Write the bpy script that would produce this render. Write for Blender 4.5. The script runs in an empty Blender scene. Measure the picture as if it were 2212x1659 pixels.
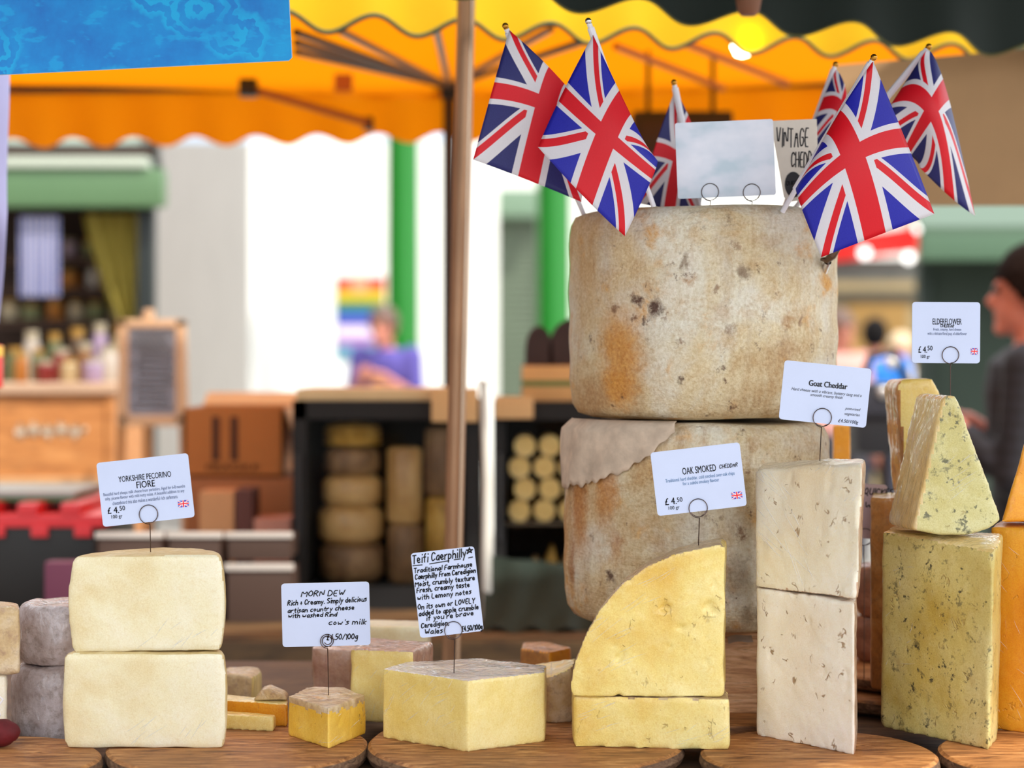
import bpy, bmesh, math, random
from mathutils import Vector, Matrix, noise as mnoise
random.seed(7)
SC = bpy.context.scene
COL = SC.collection
# ------------------------------------------------------------------ camera, sky, sun, exposure
F, UC, VH, CZ = 4000.0, 1106.0, 780.0, 1.42          # focal length in pixels, principal column, horizon row, eye height
cam_d = bpy.data.cameras.new('camera'); cam = bpy.data.objects.new('camera', cam_d); COL.objects.link(cam)
cam_d.sensor_width = 36.0; cam_d.lens = 36.0 * F / 2212.0
cam_d.shift_y = -(829.5 - VH) / 2212.0
cam_d.clip_start = 0.05; cam_d.clip_end = 200
cam.location = (0, 0, CZ); cam.rotation_euler = (math.pi / 2, 0, 0)
cam_d.dof.use_dof = True; cam_d.dof.focus_distance = 2.27; cam_d.dof.aperture_fstop = 2.6
SC.camera = cam
w = bpy.data.worlds.new('overcast_sky'); SC.world = w; w.use_nodes = True
bg = w.node_tree.nodes['Background']; bg.inputs[1].default_value = 1.0
def sky():
    t = w.node_tree; tc = t.nodes.new('ShaderNodeTexCoord'); n = t.nodes.new('ShaderNodeTexNoise'); r = t.nodes.new('ShaderNodeValToRGB')
    n.inputs['Scale'].default_value = 2.3; n.inputs['Detail'].default_value = 5; n.inputs['Roughness'].default_value = .55
    t.links.new(tc.outputs['Generated'], n.inputs['Vector']); t.links.new(n.outputs['Fac'], r.inputs[0])
    e = r.color_ramp.elements; e[0].position = .36; e[0].color = (.34, .46, .62, 1); e[1].position = .66; e[1].color = (2.5, 2.45, 2.35, 1)
    k = e.new(.5); k.color = (.95, 1.0, 1.06, 1)
    s = t.nodes.new('ShaderNodeSeparateXYZ'); t.links.new(tc.outputs['Generated'], s.inputs[0])
    m = t.nodes.new('ShaderNodeMapRange'); m.inputs[1].default_value = -.02; m.inputs[2].default_value = .06; t.links.new(s.outputs[2], m.inputs[0])
    x = t.nodes.new('ShaderNodeMix'); x.data_type = 'RGBA'; t.links.new(m.outputs[0], x.inputs[0]); x.inputs[6].default_value = (.22, .21, .20, 1)
    t.links.new(r.outputs[0], x.inputs[7]); t.links.new(x.outputs[2], bg.inputs[0])
sky()
sun_d = bpy.data.lights.new('sun', 'SUN'); sun = bpy.data.objects.new('sun', sun_d); COL.objects.link(sun)
sun_d.energy = 2.4; sun_d.angle = math.radians(2.5); sun_d.color = (1.0, 0.95, 0.86)
sun.location = (4, -5, 8)
sun.rotation_euler = Vector((-0.45, 0.52, -0.92)).to_track_quat('-Z', 'Y').to_euler()
SC.view_settings.view_transform = 'Standard'; SC.view_settings.look = 'None'
SC.view_settings.exposure = 1.0; SC.view_settings.gamma = 1.0; SC.view_settings.use_curve_mapping = False

# ------------------------------------------------------------------ helpers
def P(u, v, Y):
    """The point at depth Y that the photograph shows at column u, row v."""
    return Vector(((u - UC) / F * Y, Y, CZ - (v - VH) / F * Y))
def YB(v, z):
    return F * (CZ - z) / (v - VH)
def lin(c):
    c = c / 255.0
    return c / 12.92 if c <= 0.04045 else ((c + 0.055) / 1.055) ** 2.4
def S(r, g, b):
    return (lin(r), lin(g), lin(b), 1.0)

class Nodes:
    def __init__(s, name):
        s.m = bpy.data.materials.new(name); s.m.use_nodes = True; s.t = s.m.node_tree
        s.t.nodes.clear(); s.out = s.t.nodes.new('ShaderNodeOutputMaterial'); s._o = None
    def n(s, ty, **kw):
        x = s.t.nodes.new(ty)
        for k, v in kw.items(): setattr(x, k, v)
        return x
    def put(s, sock, v):
        if v is None: return
        if isinstance(v, bpy.types.NodeSocket): s.t.links.new(v, sock)
        else: sock.default_value = v
    def obj(s):
        if s._o is None: s._o = s.n('ShaderNodeTexCoord').outputs['Object']
        return s._o
    def map(s, vec=None, scale=(1, 1, 1), rot=(0, 0, 0), loc=(0, 0, 0)):
        x = s.n('ShaderNodeMapping'); s.put(x.inputs['Vector'], vec or s.obj())
        x.inputs['Scale'].default_value = scale; x.inputs['Rotation'].default_value = rot; x.inputs['Location'].default_value = loc
        return x.outputs[0]
    def noise(s, scale, detail=3, rough=0.55, vec=None, dist=0.0, col=False):
        x = s.n('ShaderNodeTexNoise'); s.put(x.inputs['Vector'], vec or s.obj())
        x.inputs['Scale'].default_value = scale; x.inputs['Detail'].default_value = detail
        x.inputs['Roughness'].default_value = rough; x.inputs['Distortion'].default_value = dist
        return x.outputs['Color' if col else 'Fac']
    def vor(s, scale, vec=None, feature='F1', rnd=1.0, out='Distance'):
        x = s.n('ShaderNodeTexVoronoi', feature=feature); s.put(x.inputs['Vector'], vec or s.obj())
        x.inputs['Scale'].default_value = scale; x.inputs['Randomness'].default_value = rnd
        return x.outputs[out]
    def wave(s, scale, dist=3, detail=2, vec=None, dirn='X', dscale=1.0, kind='BANDS'):
        x = s.n('ShaderNodeTexWave', wave_type=kind); s.put(x.inputs['Vector'], vec or s.obj())
        if kind == 'BANDS': x.bands_direction = dirn
        else: x.rings_direction = dirn
        x.inputs['Scale'].default_value = scale; x.inputs['Distortion'].default_value = dist
        x.inputs['Detail'].default_value = detail; x.inputs['Detail Scale'].default_value = dscale
        return x.outputs['Fac']
    def ramp(s, fac, *stops):
        x = s.n('ShaderNodeValToRGB'); s.put(x.inputs[0], fac); e = x.color_ramp.elements
        while len(e) < len(stops): e.new(0.5)
        for el, (p, c) in zip(e, stops):
            el.position = p; el.color = c if not isinstance(c, (int, float)) else (c, c, c, 1)
        return x.outputs[0]
    def step(s, fac, a, b):
        x = s.n('ShaderNodeMapRange'); s.put(x.inputs[0], fac)
        x.inputs[1].default_value = a; x.inputs[2].default_value = b
        return x.outputs[0]
    def mix(s, fac, a, b, blend='MIX'):
        x = s.n('ShaderNodeMix', data_type='RGBA', blend_type=blend)
        s.put(x.inputs[0], fac); s.put(x.inputs[6], a); s.put(x.inputs[7], b)
        return x.outputs[2]
    def math(s, op, a, b=None, c=None):
        x = s.n('ShaderNodeMath', operation=op); s.put(x.inputs[0], a)
        if b is not None: s.put(x.inputs[1], b)
        if c is not None: s.put(x.inputs[2], c)
        return x.outputs[0]
    def bump(s, h, strength=0.3, dist=0.002, normal=None):
        x = s.n('ShaderNodeBump'); s.put(x.inputs['Height'], h); x.inputs['Strength'].default_value = strength
        x.inputs['Distance'].default_value = dist
        if normal is not None: s.put(x.inputs['Normal'], normal)
        return x.outputs[0]
    def pr(s, col, rough=0.5, normal=None, **kw):
        x = s.n('ShaderNodeBsdfPrincipled'); s.put(x.inputs['Base Color'], col); s.put(x.inputs['Roughness'], rough)
        if normal is not None: s.put(x.inputs['Normal'], normal)
        for k, v in kw.items(): s.put(x.inputs[k.replace('_', ' ')], v)
        return x.outputs[0]
    def done(s, sh):
        s.t.links.new(sh, s.out.inputs['Surface']); return s.m

def plain(name, c, rough=0.5, metallic=0.0, var=0.0, scale=12, bump=0.0, **kw):
    N = Nodes(name); col = c; nrm = None
    if var or bump:
        f = N.noise(scale, 4)
        if var:
            d = tuple(x * (1 - var) for x in c[:3]) + (1,); l = tuple(min(1, x * (1 + var)) for x in c[:3]) + (1,)
            col = N.ramp(f, (0.3, d), (0.7, l))
        if bump: nrm = N.bump(f, bump, 0.003)
    return N.done(N.pr(col, rough, nrm, Metallic=metallic, **kw))
def film(N, rot=0.6, amount=1.0):
    """Crumpled cling film: a bump for the clear coat, long folds plus fine crackle."""
    a = N.noise(24, 4, 0.6, N.map(scale=(1.0, 1.0, 0.22), rot=(0.3, rot, 0.2)), 1.4)
    b = N.noise(90, 2, 0.5, N.map(scale=(1.0, 1.0, 0.35), rot=(0.1, -rot, 0.5)))
    h = N.math('ADD', a, N.math('MULTIPLY', b, 0.25))
    return N.bump(h, 0.85 * amount, 0.008)

def cheese(name, base, dark, light, wrap=0.0, fine=0.0, holes=0.0, specks=None, rough=0.42, edge=None, rot=0.6, spot_amt=0.5):
    """A cut face: mottled paste, optional cracks, herb or mould specks, and the cling film's gloss."""
    N = Nodes(name)
    big = N.noise(8.5, 3, 0.5, None, 0.4); mid = N.noise(60, 4, 0.6); grain = N.noise(620, 3, 0.65); fleck = N.noise(210, 3, .6)
    col = N.ramp(big, (0.28, dark), (0.46, base), (0.72, light))
    col = N.mix(N.math('MULTIPLY', N.step(mid, 0.48, 0.72), 0.25), col, light)
    col = N.mix(N.math('MULTIPLY', N.step(fleck, 0.52, 0.70), 0.30), col, dark)
    col = N.mix(0.34, col, N.ramp(grain, (0.3, (0.25, 0.2, 0.12, 1)), (0.7, (1, 1, 0.95, 1))), 'SOFT_LIGHT')
    h = N.math('ADD', N.math('MULTIPLY', mid, 0.5), N.math('MULTIPLY', grain, 0.15))
    if holes:
        nn = N.noise(30, 3, 0.6, N.map(scale=(1.25, 1, 0.8), rot=(0, 0.5, 0)), .6)
        line = N.step(N.math('ABSOLUTE', N.math('SUBTRACT', nn, 0.5)), 0.020, 0.005)
        crack = N.math('MULTIPLY', line, N.step(N.noise(52, 2, .5, N.map(loc=(2, 5, 1))), 0.60, 0.655))
        col = N.mix(N.math('MULTIPLY', crack, holes), col, S(150, 110, 62))
        h = N.math('SUBTRACT', h, N.math('MULTIPLY', crack, 0.8))
    if specks:
        f1 = N.step(N.noise(105, 3, 0.68), 0.585, 0.66); f2 = N.step(N.noise(24, 3, 0.6), 0.38, 0.56)
        s1 = N.math('MULTIPLY', f1, f2)
        s2 = N.math('MULTIPLY', N.step(N.noise(50, 4, 0.75), 0.60, 0.68), 0.7)
        col = N.mix(N.math('MULTIPLY', N.math('MAXIMUM', s1, s2), spot_amt), col, specks)
    nrm = N.bump(h, 0.35 + fine, 0.0022)
    kw = dict(Subsurface_Weight=0.12, Subsurface_Radius=(0.9, 0.6, 0.3), Subsurface_Scale=0.004)
    if wrap: kw.update(Coat_Weight=wrap, Coat_Roughness=0.07, Coat_Normal=film(N, rot))
    return N.done(N.pr(col, rough, nrm, **kw))
def rind(name, base, dark, light, spots, wrap=0.0, amt=0.6, rot=0.6):
    N = Nodes(name)
    big = N.noise(16, 5, 0.65, None, 0.5); mid = N.noise(85, 5, 0.7)
    col = N.ramp(big, (0.3, dark), (0.5, base), (0.7, light))
    col = N.mix(N.math('MULTIPLY', N.step(mid, 0.5, 0.66), amt), col, spots)
    nrm = N.bump(mid, 0.6, 0.003)
    kw = dict(Coat_Weight=wrap, Coat_Roughness=0.08, Coat_Normal=film(N, rot)) if wrap else {}
    return N.done(N.pr(col, 0.6, nrm, **kw))
def wood(name, a, b, c, scale=1.0, axis=(1, 14, 14), rough=0.55, knots=True, rot=(0, 0, 0)):
    N = Nodes(name)
    v = N.map(scale=tuple(x * scale for x in axis), rot=rot)
    g = N.noise(3.2, 5, 0.6, v, 2.2); l = N.noise(22, 4, 0.7, v)
    col = N.ramp(g, (0.3, a), (0.5, b), (0.68, c))
    col = N.mix(N.math('MULTIPLY', N.step(l, 0.52, 0.7), 0.55), col, tuple(x * 0.45 for x in a[:3]) + (1,))
    return N.done(N.pr(col, rough, N.bump(l, 0.25, 0.0015)))

# ---- mesh building, all in world metres; obj() moves the vertices to the owner's origin
class MB:
    def __init__(s): s.v = []; s.f = []; s.uv = {}
    def add(s, vs, fs):
        k = len(s.v); s.v += [Vector(p) for p in vs]; s.f += [tuple(i + k for i in f) for f in fs]; return s
    def quad(s, a, b, c, d): return s.add([a, b, c, d], [(0, 1, 2, 3)])
    def box(s, lo, hi, M=None, bev=0.0):
        if bev:
            bm = bmesh.new(); r = bmesh.ops.create_cube(bm, size=1)
            for v in bm.verts: v.co = Vector([(lo[i] + hi[i]) / 2 + v.co[i] * (hi[i] - lo[i]) for i in range(3)])
            bmesh.ops.bevel(bm, geom=bm.edges[:], offset=bev, segments=2, affect='EDGES', profile=0.7)
            s.bm(bm, M); return s
        c = [(lo[0], lo[1], lo[2]), (hi[0], lo[1], lo[2]), (hi[0], hi[1], lo[2]), (lo[0], hi[1], lo[2])]
        c += [(x, y, hi[2]) for x, y, z in c]
        if M is not None: c = [M @ Vector(p) for p in c]
        return s.add(c, [(3, 2, 1, 0), (4, 5, 6, 7), (0, 1, 5, 4), (1, 2, 6, 5), (2, 3, 7, 6), (3, 0, 4, 7)])
    def bm(s, bm, M=None):
        bm.verts.index_update()
        s.add([(M @ v.co) if M is not None else v.co.copy() for v in bm.verts], [tuple(v.index for v in f.verts) for f in bm.faces]); bm.free(); return s
    def tube(s, pts, r, n=10, cap=True, flat=None):
        """A tube through pts; r a number or one per point; flat = (sx, sy) squashes the section."""
        pts = [Vector(p) for p in pts]; rs = r if isinstance(r, (list, tuple)) else [r] * len(pts)
        k = len(s.v); up = None; vs = []
        for i, p in enumerate(pts):
            d = (pts[min(i + 1, len(pts) - 1)] - pts[max(i - 1, 0)]).normalized()
            if up is None:
                up = Vector((0, 0, 1)) if abs(d.z) < 0.9 else Vector((0, 1, 0))
            a = d.cross(up)
            a = a.normalized() if a.length > 1e-6 else Vector((1, 0, 0))
            b = a.cross(d).normalized(); up = b
            for j in range(n):
                t = 2 * math.pi * j / n; sx, sy = (flat if flat else (1, 1))
                vs.append(p + (a * math.cos(t) * sx + b * math.sin(t) * sy) * rs[i])
        fs = []
        for i in range(len(pts) - 1):
            for j in range(n):
                fs.append((i * n + j, i * n + (j + 1) % n, (i + 1) * n + (j + 1) % n, (i + 1) * n + j))
        if cap: fs += [tuple(range(n - 1, -1, -1)), tuple(range((len(pts) - 1) * n, len(pts) * n))]
        return s.add(vs, fs)
    def lathe(s, prof, c, n=32, a0=0.0, a1=2 * math.pi, wob=None, closed=None):
        """prof: (radius, z) pairs bottom to top round the vertical axis at c (x, y)."""
        full = abs(a1 - a0) > 6.28; m = n if full else n + 1; vs = []; fs = []
        for i in range(m):
            a = a0 + (a1 - a0) * i / n
            for r, z in prof:
                q = wob(a, z) if wob else 1.0
                vs.append((c[0] + math.cos(a) * r * q, c[1] + math.sin(a) * r * q, z))
        h = len(prof)
        for i in range(n):
            j = (i + 1) % m
            for k in range(h - 1): fs.append((i * h + k, j * h + k, j * h + k + 1, i * h + k + 1))
        if full and prof[0][0] > 1e-6: fs.append(tuple(i * h for i in range(m - 1, -1, -1)))
        if full and prof[-1][0] > 1e-6: fs.append(tuple(i * h + h - 1 for i in range(m)))
        if closed: fs.append(tuple([k for k in range(h - 1, -1, -1)] + [(m - 1) * h + k for k in range(h)]))
        return s.add(vs, fs)
    def ball(s, c, r, n=16, sc=(1, 1, 1), M=None):
        bm = bmesh.new(); bmesh.ops.create_uvsphere(bm, u_segments=n, v_segments=max(6, n // 2 + 2), radius=1)
        for v in bm.verts: v.co = Vector((v.co.x * r * sc[0], v.co.y * r * sc[1], v.co.z * r * sc[2]))
        return s.bm(bm, Matrix.Translation(Vector(c)) @ (M if M is not None else Matrix.Identity(4)))
    def prism(s, poly, ext):
        """poly: world points of one face; ext: the vector it is extruded along."""
        n = len(poly); poly = [Vector(p) for p in poly]; ext = Vector(ext)
        vs = poly + [p + ext for p in poly]
        fs = [tuple(range(n)), tuple(range(2 * n - 1, n - 1, -1))] + [(i, i + n, (i + 1) % n + n, (i + 1) % n) for i in range(n)]
        return s.add(vs, fs)
    def grid(s, fn, nu, nv):
        vs = [fn(i / nu, j / nv) for j in range(nv + 1) for i in range(nu + 1)]
        fs = [(j * (nu + 1) + i, j * (nu + 1) + i + 1, (j + 1) * (nu + 1) + i + 1, (j + 1) * (nu + 1) + i) for j in range(nv) for i in range(nu)]
        k = len(s.v); s.add(vs, fs)
        for j in range(nv + 1):
            for i in range(nu + 1): s.uv[k + j * (nu + 1) + i] = (i / nu, j / nv)
        return s
    def mesh(s, name='m', origin=(0, 0, 0), fix=True):
        o = Vector(origin); me = bpy.data.meshes.new(name)
        me.from_pydata([v - o for v in s.v], [], s.f); me.update()
        if s.uv:
            l = me.uv_layers.new(name='uv')
            for lp in me.loops: l.data[lp.index].uv = s.uv.get(lp.vertex_index, (0, 0))
        elif fix:
            bm = bmesh.new(); bm.from_mesh(me); bmesh.ops.recalc_face_normals(bm, faces=bm.faces[:]); bm.to_mesh(me); bm.free()
        return me
def origin_of(o):
    p = Vector((0, 0, 0))
    while o is not None: p += o.location; o = o.parent
    return p
def obj(name, mb, mat, parent=None, at=None, smooth=35, fix=True):
    """Links one mesh object. Without a parent it is top-level with its origin at `at`."""
    org = origin_of(parent) if parent is not None else Vector(at or (0, 0, 0))
    me = mb.mesh(name, org, fix) if isinstance(mb, MB) else mb
    if not isinstance(mb, MB):
        me.transform(Matrix.Translation(-org)); me.name = name
    o = bpy.data.objects.new(name, me); COL.objects.link(o)
    if mat is not None: me.materials.clear(); me.materials.append(mat)
    if smooth:
        for p in me.polygons: p.use_smooth = True
        me.set_sharp_from_angle(angle=math.radians(smooth))
    if parent is not None: o.parent = parent
    else: o.location = org
    return o
def tag(o, label=None, cat=None, group=None, kind=None):
    for k, v in (('label', label), ('category', cat), ('group', group), ('kind', kind)):
        if v: o[k] = v
    return o
def thing(name, label, cat, loc, group=None):
    o = bpy.data.objects.new(name, None); COL.objects.link(o); o.location = loc; o.empty_display_size = 0.05
    return tag(o, label, cat, group)
def struct(name, mb, mat, at=(0, 0, 0), smooth=35):
    return tag(obj(name, mb, mat, None, at, smooth), kind='structure')
def copy_thing(o, loc, label=None):
    r = o.copy(); COL.objects.link(r); r.location = loc
    if label: r['label'] = label
    for ch in o.children:
        c = ch.copy(); COL.objects.link(c); c.parent = r
        for g in ch.children:
            d = g.copy(); COL.objects.link(d); d.parent = c
    return r

def remesh(mb, voxel=0.004, smooth=3, amp=0.0, scale=30.0, seed=0, dents=0.0):
    """One rounded continuous skin round a closed shape, with a hand-cut unevenness."""
    me = mb.mesh('t'); o = bpy.data.objects.new('t', me); COL.objects.link(o)
    m = o.modifiers.new('r', 'REMESH'); m.mode = 'VOXEL'; m.voxel_size = voxel; m.adaptivity = 0
    if smooth:
        k = o.modifiers.new('s', 'SMOOTH'); k.factor = 0.5; k.iterations = smooth
    dg = bpy.context.evaluated_depsgraph_get()
    r = bpy.data.meshes.new_from_object(o.evaluated_get(dg)); bpy.data.objects.remove(o); bpy.data.meshes.remove(me)
    if amp or dents:
        off = Vector((seed * 3.1, seed * 1.7, seed))
        nr = [v.normal.copy() for v in r.vertices]
        for v, n in zip(r.vertices, nr):
            d = amp * mnoise.noise(v.co * scale + off) + amp * 0.4 * mnoise.noise(v.co * scale * 3.1 + off)
            if dents:
                q = mnoise.noise(v.co * 75 + off) * mnoise.noise(v.co * 31 - off)
                if q > 0.12: d -= dents * min(1, (q - 0.12) * 6)
            v.co += n * d
    return r
def split(me, pred):
    """Parts a skin in two by a test on (centre, normal): what passes, what does not."""
    out = []
    for want in (True, False):
        bm = bmesh.new(); bm.from_mesh(me)
        bmesh.ops.delete(bm, geom=[f for f in bm.faces if bool(pred(f.calc_center_median(), f.normal)) != want], context='FACES')
        m = bpy.data.meshes.new('p'); bm.to_mesh(m); bm.free(); out.append(m)
    return out
def make_cheese(name, label, mb, paste, rindm=None, pred=None, cat='cheese', group=None, voxel=0.004, smooth=3, amp=0.0012, seed=0, dents=0.0, scale=30, base=None):
    me = remesh(mb, voxel, smooth, amp, scale, seed, dents)
    xs = [v.co for v in me.vertices]
    b = base or Vector((sum(v.x for v in xs) / len(xs), sum(v.y for v in xs) / len(xs), min(v.z for v in xs)))
    r = thing(name, label, cat, b, group)
    if pred is None: k = obj('paste', me, paste, r, smooth=60)
    else:
        a, c = split(me, pred)
        k = obj('paste', c, paste, r, smooth=60); obj('rind', a, rindm, r, smooth=60)
    return r
GLINT_MAT = []
def crease_glints(root, n, seed, ang, length=.05, area=(0, 1, 0, 1), w=.00028, spread=.3):
    """White ridges along cling film folds; the glints are painted into their colour."""
    from mathutils.bvhtree import BVHTree
    if not GLINT_MAT:
        N = Nodes('film_glints'); a = N.pr((.95, .96, 1, 1), .12, None, Specular_IOR_Level=.8); t = N.n('ShaderNodeBsdfTransparent'); m = N.n('ShaderNodeMixShader')  # white base colour stands in for the film's glints
        m.inputs[0].default_value = .5; N.put(m.inputs[1], t.outputs[0]); N.put(m.inputs[2], a); GLINT_MAT.append(N.done(m.outputs[0]))
    src = [c for c in root.children if c.name.startswith('paste')][0]; me = src.data; o = origin_of(root)
    bv = BVHTree.FromPolygons([v.co + o for v in me.vertices], [tuple(p.vertices) for p in me.polygons])
    xs = [v.co.x + o.x for v in me.vertices]; zs = [v.co.z + o.z for v in me.vertices]
    x0, x1, z0, z1 = min(xs), max(xs), min(zs), max(zs); rnd = random.Random(seed); mb = MB()
    for _ in range(n):
        cx = x0 + (x1 - x0) * rnd.uniform(area[0], area[1]); cz = z0 + (z1 - z0) * rnd.uniform(area[2], area[3])
        a = ang + rnd.uniform(-spread, spread); L = length * rnd.uniform(.35, 1.2); bend = rnd.uniform(-.12, .12); pts = []
        for i in range(13):
            s = (i / 12 - .5) * L; y = bend * s * s / max(L, 1e-4)
            x, z = cx + s * math.cos(a) - y * math.sin(a), cz + s * math.sin(a) + y * math.cos(a)
            h = bv.ray_cast(Vector((x, 1.0, z)), Vector((0, 1, 0)))
            if h[0] is None:
                if len(pts) > 3: break
                pts = []; continue
            pts.append(h[0] + h[1] * .0001)
        if len(pts) > 4: mb.tube(pts, [w * rnd.uniform(.5, 1.3) * math.sin(math.pi * (i + .6) / (len(pts) + .2)) for i in range(len(pts))], 5)
    if mb.v: obj('film_glints', mb, GLINT_MAT[0], root, smooth=80)['kind'] = 'stuff'

# ------------------------------------------------------------------ writing
GL = {'A': '04 3E 64|19 59', 'B': '04 0E 3E 5C 3A 0A|3A 67 34 04', 'C': '6C 4E 1D 09 15 34 66', 'D': '04 0E 3E 6B 67 34 04', 'E': '5E 0E 04 54|09 49',
 'F': '5E 0E 04|09 49', 'G': '6C 4E 1D 09 15 34 66 69 39', 'H': '04 0E|64 6E|09 69', 'I': '14 1E', 'K': '04 0E|6E 09 64', 'L': '0E 04 54', 'M': '04 0E 48 8E 84',
 'N': '04 0E 64 6E', 'O': '3E 0B 07 34 67 6B 3E', 'P': '04 0E 4E 6C 4A 09', 'Q': '3E 0B 07 34 67 6B 3E|46 72', 'R': '04 0E 4E 6C 4A 09|29 64', 'S': '6D 3E 0C 1A 58 66 34 05',
 'T': '0E 6E|3E 34', 'U': '0E 06 34 66 6E', 'V': '0E 34 6E', 'W': '0E 24 4B 64 8E', 'Y': '0E 39 6E|39 34', 'X': '04 6E|0E 64',
 'a': '5A 2A 06 24 56 5A 54', 'b': '0E 04 34 57 39 08', 'c': '5A 2A 07 24 55', 'd': '59 2A 07 24 56|5E 54', 'e': '07 57 3A 1A 07 24 55', 'f': '4E 2D 24|0A 4A',
 'g': '5A 2A 07 25 57|5A 52 30 01', 'h': '0E 04|08 3A 58 54', 'i': '1A 14|1D 1E', 'k': '0E 04|4A 07 44', 'l': '1E 14', 'm': '0A 04|09 2A 48 44|48 6A 88 84', 'n': '0A 04|08 3A 58 54',
 'o': '2A 07 24 57 2A', 'p': '0A 00|09 3A 57 34 05', 'r': '0A 04|08 3A 4A', 's': '4A 1A 09 47 35 04', 't': '2D 25 44|0A 4A', 'u': '0A 05 24 56|5A 54', 'v': '0A 24 5A', 'w': '0A 14 38 54 7A',
 'x': '0A 54|5A 04', 'y': '0A 26|5A 10', '0': '3E 0B 07 34 67 6B 3E', '1': '0C 2E 24', '4': '4E 07 67|4B 44', '5': '5E 0E 09 4A 57 34 04', '£': '5D 3E 2C 26 04 54|09 49',
 '/': '04 5E', '.': '14 15', ',': '15 03', "'": '1E 1C', '&': '2B 25|08 48', '*': '04 3E 64 0A 6A 04', '-': '09 49'}
def glyph_lines(text, jit=0.06, rnd=None):
    """Pen strokes of a line of hand lettering in units of cap height, and its width."""
    x = 0.0; out = []
    for ch in text:
        if ch == ' ': x += 0.42; continue
        pl = []; wd = 0
        for st in GL[ch].split('|'):
            p = [(int(q[0]) / 10.0, (int(q[1], 16) - 4) / 10.0) for q in st.split()]
            wd = max(wd, max(a for a, b in p)); pl.append(p)
        dy = rnd.uniform(-jit, jit) if rnd else 0; sl = 0.2 + (rnd.uniform(-0.05, 0.05) if rnd else 0)
        for p in pl:
            if len(p) > 2:                                           # round the corners a little, as a pen does
                q = [p[0]]
                for i in range(1, len(p) - 1):
                    a, b, c = p[i - 1], p[i], p[i + 1]
                    q += [(b[0] + (a[0] - b[0]) * .28, b[1] + (a[1] - b[1]) * .28), (b[0] + (c[0] - b[0]) * .28, b[1] + (c[1] - b[1]) * .28)]
                p = q + [p[-1]]
            out.append([(x + a + b * sl, b + dy) for a, b in p])
        x += wd + 0.24
    return out, x - 0.24
def ribbon(mb, pts, wdt, T):
    """A flat pen stroke through 2-D pts carried to space by T(a, b)."""
    h = wdt / 2
    for i in range(len(pts) - 1):
        (x0, y0), (x1, y1) = pts[i], pts[i + 1]; d = math.hypot(x1 - x0, y1 - y0)
        if d < 1e-6: continue
        ex, ey = (x1 - x0) / d * h * .6, (y1 - y0) / d * h * .6; nx, ny = -(y1 - y0) / d * h, (x1 - x0) / d * h
        mb.quad(T(x0 - ex + nx, y0 - ey + ny), T(x0 - ex - nx, y0 - ey - ny), T(x1 + ex - nx, y1 + ey - ny), T(x1 + ex + nx, y1 + ey + ny))
def type_set(text, bold=0.0, shear=0.0):
    """Printed lettering in the built-in face: triangles in 2-D and its box."""
    c = bpy.data.curves.new('t', 'FONT'); c.body = text; c.size = 1.0; c.shear = shear; c.resolution_u = 3
    o = bpy.data.objects.new('t', c); COL.objects.link(o); dg = bpy.context.evaluated_depsgraph_get()
    me = bpy.data.meshes.new_from_object(o.evaluated_get(dg))
    vs = [(v.co.x, v.co.y) for v in me.vertices]; fs = [tuple(p.vertices) for p in me.polygons]
    bpy.data.objects.remove(o); bpy.data.curves.remove(c); bpy.data.meshes.remove(me)
    if bold:                                                        # a second strike beside the first
        k = len(vs); vs = vs + [(a + bold * 2.2, b) for a, b in vs]; fs = fs + [tuple(i + k for i in f) for f in fs]
    xs = [a for a, b in vs]; ys = [b for a, b in vs]
    return vs, fs, (min(xs), max(xs), min(ys), max(ys))
# ------------------------------------------------------------------ materials of the stall
def union_jack(name, glow=0.35):
    N = Nodes(name); uv = N.n('ShaderNodeUVMap', uv_map='uv').outputs[0]
    sp = N.n('ShaderNodeSeparateXYZ'); N.put(sp.inputs[0], uv)
    x = N.math('MULTIPLY', N.math('SUBTRACT', sp.outputs[0], 0.5), 48.0)
    y = N.math('MULTIPLY', N.math('SUBTRACT', sp.outputs[1], 0.5), 32.0)
    ax = N.math('ABSOLUTE', x); ay = N.math('ABSOLUTE', y)
    d = N.math('MULTIPLY', N.math('MULTIPLY', N.math('SUBTRACT', N.math('MULTIPLY', ax, 2 / 3.0), ay), 0.832), N.math('SIGN', y))
    d = N.math('MULTIPLY', d, -1.0)                                  # signed distance from the diagonal, upward positive
    lt = lambda a, b: N.math('LESS_THAN', a, b)
    gt = lambda a, b: N.math('GREATER_THAN', a, b)
    W, R, B = S(236, 234, 242), S(232, 26, 44), S(44, 46, 186)
    col = N.mix(lt(N.math('ABSOLUTE', d), 3.1), B, W)
    ds = N.math('MULTIPLY', d, N.math('SIGN', x))
    col = N.mix(N.math('MULTIPLY', gt(ds, 0.0), lt(ds, 2.1)), col, R)
    col = N.mix(N.math('MAXIMUM', lt(ax, 4.9), lt(ay, 4.9)), col, W)
    col = N.mix(N.math('MAXIMUM', lt(ax, 3.0), lt(ay, 3.0)), col, R)
    weave = N.noise(900, 2, 0.6)
    col = N.mix(0.18, col, N.ramp(weave, (0.3, (0.3, 0.3, 0.3, 1)), (0.7, (1, 1, 1, 1))), 'SOFT_LIGHT')
    a = N.pr(col, 0.42, N.bump(weave, 0.2, 0.0006), Specular_IOR_Level=0.4)
    t = N.n('ShaderNodeBsdfTranslucent'); N.put(t.inputs[0], col)
    m = N.n('ShaderNodeMixShader'); m.inputs[0].default_value = glow
    N.put(m.inputs[1], a); N.put(m.inputs[2], t.outputs[0])
    return N.done(m.outputs[0])
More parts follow.
